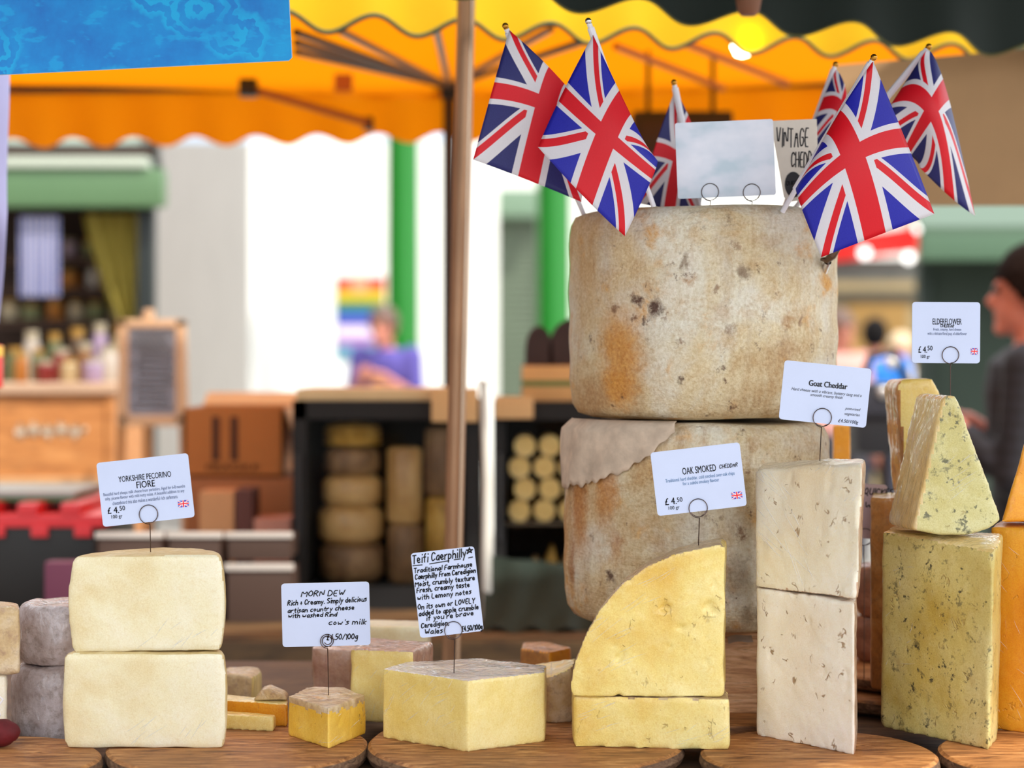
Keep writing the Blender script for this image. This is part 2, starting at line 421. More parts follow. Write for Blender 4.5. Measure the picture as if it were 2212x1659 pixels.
def cloth(name, c, glow=0.5, c2=None, rough=0.8, var=0.12):
    """Awning canvas: some of the daylight comes through it."""
    N = Nodes(name); f = N.noise(5, 4, 0.6); col = N.ramp(f, (0.3, tuple(q * (1 - var) for q in c[:3]) + (1,)), (0.7, c))
    a = N.pr(col, rough); t = N.n('ShaderNodeBsdfTranslucent'); N.put(t.inputs[0], c2 or c)
    m = N.n('ShaderNodeMixShader'); m.inputs[0].default_value = glow
    N.put(m.inputs[1], a); N.put(m.inputs[2], t.outputs[0]); return N.done(m.outputs[0])
M = {}
M['jack'] = union_jack('union_jack_cloth'); M['jack_print'] = union_jack('union_jack_print', 0.0)
M['white_stick'] = plain('white_plastic_stick', S(236, 236, 246), 0.35)
M['gold'] = plain('gold_knob', S(196, 140, 50), 0.25, 0.9); M['silver'] = plain('silver_knob', S(220, 220, 226), 0.18, 1.0)
M['card'] = plain('laminated_card', S(200, 211, 241), 0.3, 0, 0.02, 20)
M['card_back'] = plain('laminate_edge', S(205, 205, 212), 0.2)
M['ink'] = plain('black_ink', S(18, 18, 26), 0.5); M['ink_grey'] = plain('grey_blue_print', S(74, 92, 130), 0.5)
M['ink_blue'] = plain('blue_print', S(58, 112, 160), 0.5); M['smudge'] = plain('smudge', S(196, 203, 226), 0.5)
M['wire'] = plain('steel_wire', S(92, 78, 76), 0.3, 1.0)
M['board'] = wood('olive_wood', S(96, 54, 24), S(168, 110, 58), S(206, 150, 92), 1.0, (3.0, 20, 20), 0.6)
M['board_edge'] = wood('olive_wood_bark_edge', S(60, 42, 30), S(112, 82, 60), S(146, 116, 88), 1.3, (6, 10, 26), 0.75)
M['crate_wood'] = wood('pine_block', S(168, 116, 76), S(218, 168, 122), S(240, 200, 158), 1.0, (2.5, 14, 26), 0.7)
M['dark_wood'] = wood('dark_table_wood', S(52, 36, 22), S(84, 58, 36), S(104, 76, 48), 1.0, (2, 10, 10), 0.7)
M['table_cloth'] = plain('dark_table_cloth', S(34, 28, 26), 0.9, 0, 0.3, 20)
M['pecorino'] = cheese('pecorino_paste', S(230, 219, 182), S(216, 194, 144), S(238, 232, 212), 0.25, 0.15)
M['pecorino_rind'] = rind('pecorino_rind', S(216, 194, 140), S(198, 166, 104), S(230, 214, 172), S(204, 168, 100), 0.3, 0.4)
M['caerphilly'] = cheese('caerphilly_paste', S(232, 208, 128), S(218, 186, 92), S(240, 224, 166), 0.8, 0.1)
M['grey_rind'] = rind('grey_top_rind', S(198, 196, 190), S(150, 152, 154), S(226, 222, 206), S(226, 206, 130), 1.0, 0.4)
M['morn'] = cheese('golden_paste', S(232, 186, 66), S(212, 156, 36), S(240, 204, 104), 0.2, 0.3, 0.5, None, 0.4)
M['washed_rind'] = rind('washed_rind', S(206, 178, 132), S(158, 118, 82), S(228, 212, 186), S(150, 116, 96), 0.7, 0.5)
M['oak'] = cheese('smoked_paste', S(230, 204, 118), S(214, 168, 62), S(240, 226, 164), 0.55, 0.4, 0.3)
M['oak_rind'] = rind('smoked_rind', S(198, 172, 128), S(150, 118, 88), S(222, 204, 176), S(170, 130, 120), 0.9, 0.5)
M['goat'] = cheese('goat_paste', S(241, 233, 218), S(232, 217, 194), S(244, 240, 232), 0.12, 0.3, 0.8, None, 0.4)
M['goat_wrap'] = cheese('wrapped_goat_paste', S(238, 228, 204), S(230, 210, 174), S(242, 236, 222), 0.8, 0.25, 0.7, None, 0.36, rot=0.9)
M['goat_rind'] = rind('goat_rind', S(212, 178, 150), S(170, 124, 96), S(232, 212, 190), S(150, 110, 84), 0.8, 0.5)
M['herb'] = cheese('herb_paste', S(200, 182, 108), S(176, 146, 56), S(214, 202, 146), 0.3, 0.3, 0.3, S(50, 52, 44), 0.42, spot_amt=0.9)
M['herb_top'] = cheese('herb_wedge_paste', S(196, 188, 126), S(182, 168, 96), S(210, 206, 160), 0.65, 0.25, 0.25, S(44, 52, 42), 0.4, spot_amt=0.8)
M['herb_rind'] = rind('herb_rind', S(240, 214, 150), S(224, 186, 108), S(246, 234, 208), S(214, 182, 120), 1.0, 0.35)
M['orange'] = cheese('orange_paste', S(236, 158, 34), S(218, 128, 14), S(242, 178, 66), 0.35, 0.15, 0.2)
M['tan_rind'] = rind('tan_rind', S(196, 130, 60), S(150, 90, 38), S(218, 164, 100), S(110, 70, 44), 0.9, 0.4)
M['pale'] = cheese('pale_paste', S(240, 216, 134), S(226, 190, 92), S(246, 230, 170), 0.7, 0.1)
M['pink_rind'] = rind('pink_rind', S(206, 170, 150), S(168, 120, 100), S(226, 206, 200), S(176, 130, 130), 1.0, 0.5)
M['mould'] = rind('grey_mould_rind', S(194, 182, 184), S(150, 132, 128), S(226, 220, 228), S(132, 116, 104), 1.0, 0.55)
M['mauve_rind'] = rind('mauve_rind', S(150, 106, 92), S(110, 72, 60), S(182, 146, 134), S(84, 54, 46), 0.7, 0.5)
M['red_wax'] = plain('red_wax', S(92, 4, 14), 0.75, 0, 0.25, 60, 0.4)
M['string'] = plain('white_string', S(230, 226, 230), 0.7)

def cylpt(u, v, c, R):
    kx = (u - UC) / F; a = kx * kx + 1; b = -2 * (c[0] * kx + c[1]); q = c[0] ** 2 + c[1] ** 2 - R * R
    return P(u, v, (-b - math.sqrt(max(0, b * b - 4 * a * q))) / (2 * a))
def cheddar_cloth(name, seed, brown, spots, org, c, R):
    """Old cloth rind: grey-beige weave, tan and orange stains, brown mould spots."""
    N = Nodes(name); L = N.map(loc=(seed, seed * 0.7, seed * 1.3))
    big = N.noise(7, 5, 0.62, L, 0.5); mid = N.noise(26, 6, 0.7, L, 0.4); fib = N.noise(240, 3, 0.7, L)
    st = N.noise(34, 5, 0.7, N.map(L, scale=(1, 1, 0.16)), 0.5)
    col = N.ramp(big, (0.30, S(184, 150, 104)), (0.44, S(212, 194, 158)), (0.56, S(218, 210, 190)), (0.70, S(228, 224, 212)))
    col = N.mix(N.math('MULTIPLY', N.step(mid, 0.50, 0.66), 0.5), col, S(184, 146, 96))
    col = N.mix(N.math('MULTIPLY', N.step(st, 0.50, 0.64), 0.75 * brown), col, S(140, 88, 38))
    sp = N.n('ShaderNodeSeparateXYZ'); N.put(sp.inputs[0], N.obj())
    zone = N.math('MULTIPLY', N.step(sp.outputs[0], 0.02, -0.16), N.step(N.noise(11, 3, 0.6, L), 0.38, 0.62))
    col = N.mix(N.math('MULTIPLY', zone, 0.85 * brown), col, S(190, 124, 46))
    col = N.mix(N.math('MULTIPLY', N.math('MULTIPLY', N.step(N.noise(15, 4, 0.6, L), 0.56, 0.66), N.step(mid, 0.4, 0.6)), 0.8), col, S(206, 142, 44))
    dn = N.noise(70, 4, .7, L, 0, True); dv = N.n('ShaderNodeVectorMath', operation='MULTIPLY_ADD'); N.put(dv.inputs[0], dn); dv.inputs[1].default_value = (.034, .034, .034); N.put(dv.inputs[2], N.obj())
    for u, v, r, tall, cc, am in spots:                              # the stains that can be pointed at, each where it sits on the rind
        p = cylpt(u, v, c, R) - Vector(org) + Vector((.017, .017, .017))
        mp = N.map(dv.outputs[0], loc=(-p.x, -p.y, -p.z / tall), scale=(1, 1, 1 / tall)); ln = N.n('ShaderNodeVectorMath', operation='LENGTH'); N.put(ln.inputs[0], mp)
        rr = r / F * 2.38; col = N.mix(N.math('MULTIPLY', N.step(ln.outputs[1], rr * 1.25, rr * .45), am), col, S(*cc))
    spot = N.math('MULTIPLY', N.step(N.noise(40, 5, 0.75, L), 0.605, 0.68), N.step(N.noise(10, 2, 0.5, L), 0.42, 0.56))
    col = N.mix(N.math('MULTIPLY', spot, 0.9), col, S(92, 60, 44))
    col = N.mix(N.math('MULTIPLY', N.step(N.noise(120, 4, 0.75, L), 0.60, 0.70), 0.45), col, S(126, 88, 56))
    col = N.mix(0.5, col, N.ramp(fib, (0.34, (0.2, 0.18, 0.14, 1)), (0.68, (1, 1, 1, 1))), 'SOFT_LIGHT')
    h = N.math('ADD', N.math('MULTIPLY', fib, 0.35), N.math('ADD', mid, N.math('MULTIPLY', N.noise(30, 4, 0.6, N.map(L, scale=(0.3, 0.3, 1.6)), 1.2), 0.9)))
    return N.done(N.pr(col, 0.75, N.bump(h, 0.8, 0.005)))
DB, MBR, TN, OR_, GB = (74, 44, 34), (120, 82, 58), (166, 122, 76), (200, 130, 36), (132, 112, 92)
SP_A = [(1338, 770, 62, 1.7, OR_, .75), (1330, 840, 50, .9, OR_, .6), (1265, 560, 70, 2.2, (190, 150, 104), .5), (1280, 860, 50, 1.0, TN, .6), (1378, 650, 13, 1, DB, .95), (1415, 666, 15, 1.6, DB, .95), (1327, 664, 11, 1, MBR, .85), (1397, 691, 9, 1.3, DB, .85), (1372, 685, 8, 1, MBR, .9), (1437, 690, 9, 1, MBR, .6),
  (1478, 566, 11, 1.9, GB, .8), (1604, 588, 18, 1, GB, .85), (1490, 606, 15, 1, TN, .7), (1550, 625, 9, 1, MBR, .7), (1675, 636, 8, 1, MBR, .6), (1576, 712, 14, 1, MBR, .55), (1702, 692, 18, 1, TN, .7), (1728, 690, 9, 1.4, MBR, .7), (1467, 741, 10, 1, MBR, .7), (1469, 822, 8, 1.4, DB, .8), (1345, 858, 7, 1, DB, .8), (1590, 534, 8, 1, MBR, .6), (1560, 792, 5, 1.3, DB, .8), (1660, 520, 34, .6, TN, .4), (1560, 675, 26, .8, TN, .4), (1700, 760, 40, .8, TN, .5)]
SP_B = [(1250, 1090, 40, 2.6, (176, 110, 40), .8), (1310, 1060, 36, 2.2, (186, 120, 50), .7), (1236, 1220, 22, 2.8, (150, 92, 40), .7), (1330, 1180, 24, 1.7, (170, 112, 56), .6), (1318, 1248, 12, 1.3, DB, .9), (1600, 1150, 10, 2, MBR, .8), (1557, 1172, 7, 1, DB, .8), (1560, 1120, 8, 1.2, MBR, .7), (1615, 1022, 10, .7, MBR, .8), (1630, 960, 16, 1.2, TN, .5), (1590, 1250, 30, 1.6, GB, .6), (1370, 990, 26, .8, TN, .6), (1625, 1330, 26, 1, GB, .6)]
C_ = lambda u0, u1: (((u0 + u1) / 2 - UC) / F * 2.53, 2.53)
M['cheddar_a'] = cheddar_cloth('cheddar_cloth_upper', 1.7, .3, SP_A, (*C_(1230, 1805), 1.3435), C_(1230, 1805), 287.5 / F * 2.53)
M['cheddar_b'] = cheddar_cloth('cheddar_cloth_lower', 5.2, .42, SP_B, (*C_(1219, 1788), 1.0705), C_(1219, 1788), 284.5 / F * 2.53)
M['flap'] = plain('loose_cheesecloth', S(204, 184, 164), 0.85, 0, 0.2, 40, 0.7)

# ------------------------------------------------------------------ the stall: table and boards
ZB = 0.96
tb = thing('trestle_table', 'dark wooden stall table under the round cheese boards', 'table', (0.1, 2.45, 0))
obj('table_top', MB().box((-1.3, 1.98, 0.9), (1.6, 2.98, 0.938), bev=0.004), M['dark_wood'], tb)
obj('table_cloth', MB().box((-1.29, 1.97, 0.35), (1.59, 1.978, 0.925)), M['table_cloth'], tb)
for x in (-1.2, 1.5):
    for y in (2.08, 2.88): obj('leg', MB().box((x - .03, y - .03, 0), (x + .03, y + .03, .9), bev=.004), M['dark_wood'], tb)
def board(u, v, R, label, seed, z=ZB, th=0.022, Y=None, top='board'):
    Y = Y or YB(v, z); c = P(u, v, Y); rnd = random.Random(seed); ph = rnd.uniform(0, 6)
    wob = lambda a, zz: 1 + 0.008 * math.sin(3 * a + ph) + 0.006 * math.sin(7 * a + 2 * ph)
    t = thing('round_cheese_board', label, 'board', (c.x, Y, z - th), 'round olive wood cheese boards')
    me = MB().lathe([(0, z - th), (R - .012, z - th), (R - .003, z - th + .004), (R, z - th * .5), (R - .002, z - .003), (R - .006, z), (0, z)], (c.x, Y), 72, wob=wob).mesh('t')
    a, b = split(me, lambda p, n: n.z > 0.6)
    ang = rnd.uniform(-.25, .25)
    o = obj('board_top', a, M[top], t); obj('bark_edge', b, M['board_edge'], t)
    return t
board(-47, 1640, .14, 'round olive wood board under the red wax piece, cut off by the frame edge', 1)
board(514, 1610, .157, 'round olive wood board under the pecorino stack and the small golden wedge', 2)
board(1132, 1600, .192, 'largest round wooden board, under the wrapped pale yellow wedge and the quarter wheel', 3)
board(1765, 1625, .14, 'round wooden board under the two white goat cheese blocks', 4)
board(2290, 1625, .142, 'round wooden board with dark bark rim under the orange cheese', 5)
board(1975, 0, .16, 'low round board at the back, underneath another round board', 6, .962, .02, 2.62)
board(1985, 0, .15, 'upper round board at the back carrying two small mauve cheeses', 7, .984, .02, 2.66)
pl = thing('rear_plank', 'flat wooden plank beneath the pine block that carries the cheddars', 'board', (.33, 2.58, .938))
obj('plank', MB().box((.2, 2.335, .938), (.402, 2.86, .96), bev=.003), M['board'], pl)
bk = thing('pine_block', 'pine block standing under the big cloth cheddar stack', 'block', (.28, 2.57, .96))
obj('block_body', MB().box((.14, 2.43, .96), (.402, 2.70, 1.069), bev=.003), M['crate_wood'], bk)
obj('bottom_rail', MB().box((.14, 2.422, .96), (.402, 2.43, .985), bev=.001), M['crate_wood'], bk)

# ------------------------------------------------------------------ the two great cloth-bound cheddars
def wheel(name, label, u0, u1, z0, z1, Ya, mat, seed, group=None):
    xa = (u0 - UC) / F * Ya; xb = (u1 - UC) / F * Ya; R = (xb - xa) / 2; c = ((xa + xb) / 2, Ya); h = z1 - z0
    prof = [(0, z0), (R * .5, z0), (R - .03, z0 + .001), (R - .012, z0 + .006), (R - .004, z0 + .018), (R - .001, z0 + .04)]
    prof += [(R + .001 * math.sin(k * 1.3 + seed), z0 + .04 + (h - .07) * k / 16) for k in range(1, 17)]
    prof += [(R - .002, z1 - .018), (R - .008, z1 - .006), (R - .02, z1 - .001), (R * .7, z1), (0, z1)]
    mb = MB().lathe(prof, c, 160, wob=lambda a, z: 1 + .006 * mnoise.noise((math.cos(a) * 2, math.sin(a) * 2, z * 9 + seed)) + .003 * mnoise.noise((math.cos(a) * 7, math.sin(a) * 7, z * 30 + seed)))
    for i, p in enumerate(mb.v):
        rr = math.hypot(p.x - c[0], p.y - c[1])
        if p.z > z1 - .03 or p.z < z0 + .03: p.z += (.004 if rr > R * .6 else 0.0) * mnoise.noise((p.x * 9, p.y * 9, seed * 3 + p.z))
    r = thing(name, label, 'cheese', (c[0], c[1], z0), group)
    obj('cloth_rind', mb, mat, r, smooth=60)
    return r, c, R
up, cU, RU = wheel('cheddar_wheel', 'great cloth-bound cheddar wheel on top, flags planted in it', 1230, 1805, 1.3435, 1.6215, 2.53, M['cheddar_a'], 1, 'big cloth-bound cheddars')
lo, cL, RL = wheel('cheddar_wheel', 'brown-stained cloth-bound cheddar wheel underneath, with torn cloth flap', 1219, 1788, 1.0705, 1.3395, 2.53, M['cheddar_b'], 4, 'big cloth-bound cheddars')
def flapfn(s, t):
    a = math.radians(186 + s * 70); edge = [.095, .098, .092, .090, .086, .078, .070, .058, .04, .016]; e_ = min(8.999, s * 9); i_ = int(e_); edge = edge[i_] + (edge[i_ + 1] - edge[i_]) * (e_ - i_)
    z = 1.3425 - t * (edge - .004 + .0035 * math.sin(s * 60) * math.sin(s * 23) * t); r = RL + .0035 + .002 * math.sin(s * 19 + t * 4) + .002 * t
    if t < .15: r -= (.15 - t) * .09
    return Vector((cL[0] + math.cos(a) * r, cL[1] + math.sin(a) * r, z))
fl = obj('cloth_flap', MB().grid(flapfn, 90, 14), M['flap'], lo, smooth=60); fl['label'] = 'loose pale flap of torn cheesecloth'
m_ = fl.modifiers.new('thick', 'SOLIDIFY'); m_.thickness = .0012
sc_ = P(1590, 1376, 2.425)
obj('rind_scrap', MB().grid(lambda s, t: Vector((sc_.x - .012 + s * .032, sc_.y - t * .02, sc_.z + .0016 * math.sin(s * 5) - t * .006 + .004 * s)), 8, 5), M['flap'], lo)
# cheese iron stuck in the side of the upper wheel
ci = thing('cheese_iron', 'steel cheese iron with dark handle stuck in the upper cheddar', 'tool', P(1778, 596, 2.435))
obj('blade', MB().tube([P(1776, 602, 2.45), P(1781, 585, 2.43), P(1788, 566, 2.415)], [.0038, .0045, .005], 10), M['silver'], ci)
obj('handle', MB().tube([P(1774, 560, 2.408), P(1786, 562, 2.41), P(1798, 552, 2.402), P(1812, 536, 2.40)], [.003, .0065, .0075, .004], 12, flat=(1, .7)), plain('dark_bronze', S(98, 74, 58), .35, .6), ci)

# ------------------------------------------------------------------ cheeses standing on the boards
def foot(pts, z0, z1):
    return MB().prism([Vector((x, y, z0)) for x, y in pts], (0, 0, z1 - z0))
def XY(u, Y): return ((u - UC) / F * Y, Y)
def half_wheel(u0, u1, Y, z0, z1, bulge, tilt=0.0):
    xa, xb = XY(u0, Y)[0], XY(u1, Y)[0]; R = (xb - xa) / 2; c = ((xa + xb) / 2, Y); h = z1 - z0
    prof = [(0, z0)] + [(R * (1 - bulge * (abs(t) ** 2.4)), z0 + (t + 1) / 2 * h) for t in [-1 + k / 7.0 for k in range(15)]] + [(0, z1)]
    mb = MB().lathe(prof, c, 40, 0, math.pi, closed=True)
    for p in mb.v: p.z += tilt * (p.x - c[0])
    return mb
zp = 1.0735
cz_ = make_cheese('pecorino_half', 'half pecorino wheel standing directly on the board, cut face forward', half_wheel(131, 490, 2.198, ZB, zp, .045), M['pecorino'], M['pecorino_rind'], lambda c, n: n.y > -.5, group='half wheels of pecorino', seed=2, smooth=14, amp=.001)
crease_glints(cz_, 10, 51, 0.75, 0.03, (0.45, 0.95, 0.04, 0.3))
cz_ = make_cheese('pecorino_half', 'half pecorino wheel on top of the pecorino stack', half_wheel(146, 486, 2.203, zp, 1.1895, .06, .018), M['pecorino'], M['pecorino_rind'], lambda c, n: n.y > -.5, group='half wheels of pecorino', seed=5, smooth=14, amp=.001)
crease_glints(cz_, 10, 30, 0.75, 0.03, (0.45, 0.95, 0.04, 0.3))
cz_ = make_cheese('caerphilly_wedge', 'wrapped pale yellow wedge with grey top rind under the handwritten tall card',
    foot([XY(1010, 2.178), XY(1177, 2.238), XY(1180, 2.29), XY(1040, 2.345), XY(880, 2.32), XY(826, 2.262)], ZB, 1.0443), M['caerphilly'], M['grey_rind'], lambda c, n: n.z > .6, seed=3, smooth=2, voxel=.0032, amp=.0009)
crease_glints(cz_, 22, 16, 0.8, 0.03, (0, .45, .3, .98), .00024, 0.35)
cz_ = make_cheese('washed_rind_wedge', 'small golden wedge with speckled rind top near the board front',
    foot([XY(710, 2.196), XY(790, 2.285), XY(745, 2.345), XY(660, 2.34), XY(623, 2.275)], ZB, 1.008), M['morn'], M['washed_rind'], lambda c, n: n.z > .5 or n.y > .3 or c.z > 1.0005 + .004 * mnoise.noise(c * 90), seed=4, smooth=2, voxel=.0028, amp=.0014, dents=.0012)
crease_glints(cz_, 8, 46, 0.5, 0.012, (0, 1, 0.1, 0.9))
zs = 1.0205
cz_ = make_cheese('smoked_cheddar_slab', 'low wrapped yellow slab lying under the quarter wheel',
    foot([XY(1238, 2.208), XY(1578, 2.188), (XY(1578, 2.188)[0] + .004, 2.29), (XY(1238, 2.208)[0] + .002, 2.31)], ZB, zs), M['oak'], M['oak_rind'], lambda c, n: n.z > .6, seed=6, smooth=2, amp=.0013, dents=.001)
crease_glints(cz_, 10, 19, 0.45, 0.03, (.04, .3, .4, .95), .00024, 0.25)
crease_glints(cz_, 10, 20, 0.5, 0.03, (.6, .95, .1, .5), .00024, 0.25)
qY = 2.20
qp = [P(u, v, qY) for u, v in ((1234, 1507), (1231, 1482), (1241, 1430), (1266, 1368), (1298, 1313), (1343, 1263), (1398, 1223), (1458, 1198), (1510, 1184), (1553, 1176), (1566, 1183), (1565, 1260), (1564, 1400), (1563, 1500), (1556, 1508))]
for p in qp: p.z = max(p.z, zs + .0005)
cz_ = make_cheese('smoked_cheddar_quarter', 'quarter wheel of yellow smoked cheese standing on edge on the slab', MB().prism(qp, (.012, .088, 0)), M['oak'], M['oak_rind'],
    lambda c, n: n.y > -.5 and n.x < .4 and n.z > -.4, seed=8, smooth=2, voxel=.0028, amp=.0016, dents=.004)
crease_glints(cz_, 12, 22, 0.55, 0.04, (.08, .35, .2, .55), .00024, 0.2)
crease_glints(cz_, 6, 23, 0.5, 0.04, (.3, .6, .6, .8), .00024, 0.2)
gl, gr = Vector((*XY(1634, 2.277), 0)), Vector((*XY(1847, 2.16), 0))
def slab(l, r, ext, z0, zl, zr, sh=0.0):
    f = [Vector((l.x, l.y, z0)), Vector((r.x, r.y, z0)), Vector((r.x + sh, r.y, zr)), Vector(((l.x + r.x) / 2 + sh / 2, (l.y + r.y) / 2, (zl + zr) / 2 + .001)), Vector((l.x, l.y, zl))]
    return MB().prism(f, ext)
make_cheese('goat_cheddar_block', 'white goat cheese block standing on the round board', slab(gl, gr, (.0165, .075, 0), ZB, 1.1405, 1.1385), M['goat'], M['goat_rind'], lambda c, n: n.x > .55 or n.y > .6, group='white goat cheese blocks', seed=11, smooth=3, voxel=.003, amp=.0014, dents=.0016)
cz_ = make_cheese('goat_cheddar_block', 'wrapped creamy goat cheese block stacked on the other goat block', slab(gl + Vector((-.001, -.002, 0)), gr + Vector((.002, -.002, 0)), (.018, .075, .004), 1.1412, 1.287, 1.300, .007), M['goat_wrap'], M['goat_rind'], lambda c, n: n.x > .55 or n.y > .6 or (n.z < -.5), group='white goat cheese blocks', seed=12, smooth=3, amp=.0016, dents=.0012)
crease_glints(cz_, 20, 3, -1.0, .05, (.0, .5, .1, .98), .00035)
crease_glints(cz_, 26, 5, 0.9, .012, (.5, 1, .02, .98))
hz = 1.2065
hl, hr = Vector((*XY(1902, 2.329), 0)), Vector((*XY(2136, 2.19), 0)); hs = Vector((*XY(2152, 2.235), 0))
hb = MB().prism([Vector((p.x, p.y, ZB)) for p in (hl, hr, hs, hs + Vector((.017, .058, 0)), hl + Vector((.03, .08, 0)))], (0, 0, hz - ZB))
for p in hb.v:
    if p.z > 1.1:
        p.x += .002 + (.004 if p.y < 2.3 else 0)
        if p.y < 2.2: p.z -= .012
cz_ = make_cheese('herb_cheese_block', 'tall greenish cheese block with dark specks standing across two boards', hb, M['herb'], M['herb_rind'], lambda c, n: n.z > .45 and c.z > 1.17, seed=14, smooth=3, amp=.0012, dents=.001)
crease_glints(cz_, 9, 17, 0.9, 0.012, (.0, .25, .1, .9), .00024, 0.8)
wp = [P(u, v, 2.245) for u, v in ((1972, 1146), (2036, 862), (2048, 853), (2066, 856), (2074, 872), (2100, 948), (2135, 1040), (2160, 1108), (2163, 1124), (2140, 1142), (2090, 1157), (2030, 1157))]
for p in wp: p.z = max(p.z, hz + .0005)
cz_ = make_cheese('herb_cheese_wedge', 'herb-flecked upright wedge leaning its point upward on the tall speckled block', MB().prism(wp, (-.010, .105, 0)), M['herb_top'], M['herb_rind'], lambda c, n: n.x < -.3 or n.z > .5, seed=15, smooth=3, amp=.0012, voxel=.0034)
crease_glints(cz_, 8, 17, 0.6, 0.045, (.45, .75, .3, .6), .00024, 0.12)
rb = MB().prism([Vector((*XY(1880, 2.45), .985)), Vector((*XY(1912, 2.43), .985)), Vector((*XY(2070, 2.45), .985)), Vector((*XY(2070, 2.53), .985)), Vector((*XY(1885, 2.54), .985))], (0, 0, .255))
make_cheese('hard_cheese_block', 'tall brown-rinded block mostly hidden behind the speckled cheese', rb, M['pale'], M['tan_rind'], lambda c, n: n.z < .7, seed=16, amp=.001)
rw = [P(u, v, 2.43) for u, v in ((1936, 838), (1946, 820), (2014, 818), (2030, 846), (2078, 1108), (1990, 1110), (1957, 1085))]
for p in rw: p.z = max(p.z, 1.2405)
make_cheese('hard_cheese_wedge', 'upright pale wedge with brown side rind behind the herb-flecked wedge', MB().prism(rw, (.001, .09, 0)), M['pale'], M['tan_rind'], lambda c, n: n.x < -.35, seed=17, amp=.001, smooth=2)
cz_ = make_cheese('orange_cheese_block', 'deep orange cheese block standing at the frame edge', foot([XY(2141, 2.315), XY(2330, 2.25), XY(2345, 2.33), XY(2160, 2.41)], ZB, 1.213), M['orange'], seed=18, amp=.001)
crease_glints(cz_, 16, 25, -0.9, 0.03, (0, 0.5, 0.05, 0.95))
ow = [P(u, v, 2.31) for u, v in ((2163, 1128), (2210, 968), (2262, 820), (2300, 820), (2345, 1128))]
for p in ow: p.z = max(p.z, 1.2135)
cz_ = make_cheese('orange_cheese_wedge', 'orange wedge resting on the orange block at the frame edge', MB().prism(ow, (.028, .09, 0)), M['orange'], seed=19, amp=.001)
crease_glints(cz_, 6, 29, 0.8, 0.02, (0, 0.6, 0.05, 0.8))
make_cheese('orange_cheese_stick', 'narrow orange cheese piece between the cheddar stack and the dark wedge', foot([XY(1800, 2.74), XY(1836, 2.74), XY(1836, 2.79), XY(1800, 2.79)], .985, 1.325), M['orange'], seed=20, amp=.001, smooth=2)
for z0, z1, lb, sd in ((.984, 1.049, 'small mauve-rinded cheese at the bottom of the back pair', 21), (1.0495, 1.124, 'small mauve-rinded cheese on top of the back pair', 22)):
    c = XY(1908, 2.70); R = .043
    make_cheese('small_washed_cheese', lb, MB().lathe([(0, z0), (R - .008, z0), (R, z0 + .014), (R, z1 - .014), (R - .008, z1), (0, z1)], c, 32), M['mauve_rind'], group='small mauve cheeses at the back', seed=sd, amp=.002)
# left end
for z0, z1, lb, sd, uu in ((ZB - .022, 1.0375, 'lower wrapped grey mould-rinded wheel beside the pecorino', 23, 124), (1.038, 1.114, 'upper wrapped grey mould-rinded wheel beside the pecorino', 24, 132)):
    c = XY(uu, 2.36); R = .0585
    make_cheese('grey_rind_wheel', lb, MB().lathe([(0, z0), (R - .012, z0), (R - .002, z0 + .012), (R, z0 + .03), (R - .001, z1 - .02), (R - .008, z1 - .004), (R - .016, z1), (0, z1)], c, 40), M['mould'], group='grey mould-rinded wheels', seed=sd, amp=.0025, smooth=3)
make_cheese('pale_goat_cheese', 'pale pinkish cheese at the frame edge behind the red wax piece', foot([XY(-90, 2.25), XY(16, 2.25), XY(14, 2.31), XY(-90, 2.31)], ZB, 1.040), M['goat_wrap'], seed=25, amp=.002, smooth=5)
make_cheese('wrapped_brown_wedge', 'wrapped brownish wedge at the frame edge, atop the pale pinkish cheese', foot([XY(-80, 2.245), XY(44, 2.235), XY(40, 2.285), XY(-80, 2.32)], 1.0405, 1.123), M['washed_rind'], seed=26, smooth=5, amp=.0015)
rx = thing('red_wax_cheese', 'dark red waxed piece tied with white string at the frame edge', 'cheese', P(8, 1612, YB(1612, ZB)))
c = P(2, 1583, 2.205)
obj('wax_body', remesh(MB().ball(c, .0205, 24, (1.0, .9, .82)).ball(c + Vector((.012, -.002, .001)), .012, 16), .0022, 4, .0012, 50, 3), M['red_wax'], rx)
obj('string', MB().tube([c + Vector((-.002, -.006, .016)), c + Vector((.001, -.008, .023)), c + Vector((-.003, -.004, .031)), c + Vector((.003, -.002, .04)), c + Vector((-.004, -.001, .045))], .0013, 6), M['string'], rx)
# small pieces behind
tz = .938
make_cheese('beige_wedge', 'beige wedge of cheese on the table behind the pecorino', foot([XY(486, 2.50), XY(545, 2.47), XY(566, 2.52), XY(560, 2.56), XY(486, 2.56)], tz, .9995), M['pale'], M['washed_rind'], lambda c, n: n.y < -.5 and c.x < -.348 or n.z > .6, seed=27, amp=.0015)
make_cheese('orange_cheddar_wedge', 'long orange wedge lying behind the pecorino stack', foot([XY(480, 2.36), XY(590, 2.335), XY(622, 2.33), XY(622, 2.37), XY(480, 2.40)], tz + .022, .988), M['orange'], M['pale'], lambda c, n: n.z > .6, seed=28, amp=.001, smooth=2, voxel=.003)
make_cheese('pale_cheese_slice', 'pale thin slice lying in front of the long orange wedge', foot([XY(484, 2.315), XY(590, 2.30), XY(597, 2.318), XY(484, 2.345)], ZB, .9775), M['pale'], seed=29, amp=.0006, smooth=1, voxel=.0025)
make_cheese('rind_top_wedge', 'small brown-topped wedge on the orange wedge behind the pecorino', MB().prism([P(545, 1515, 2.352), P(622, 1513, 2.352), P(612, 1500, 2.352), P(580, 1486, 2.352), P(565, 1490, 2.352)], (0, .028, 0)), M['washed_rind'], seed=30, amp=.001, smooth=1, voxel=.0025)
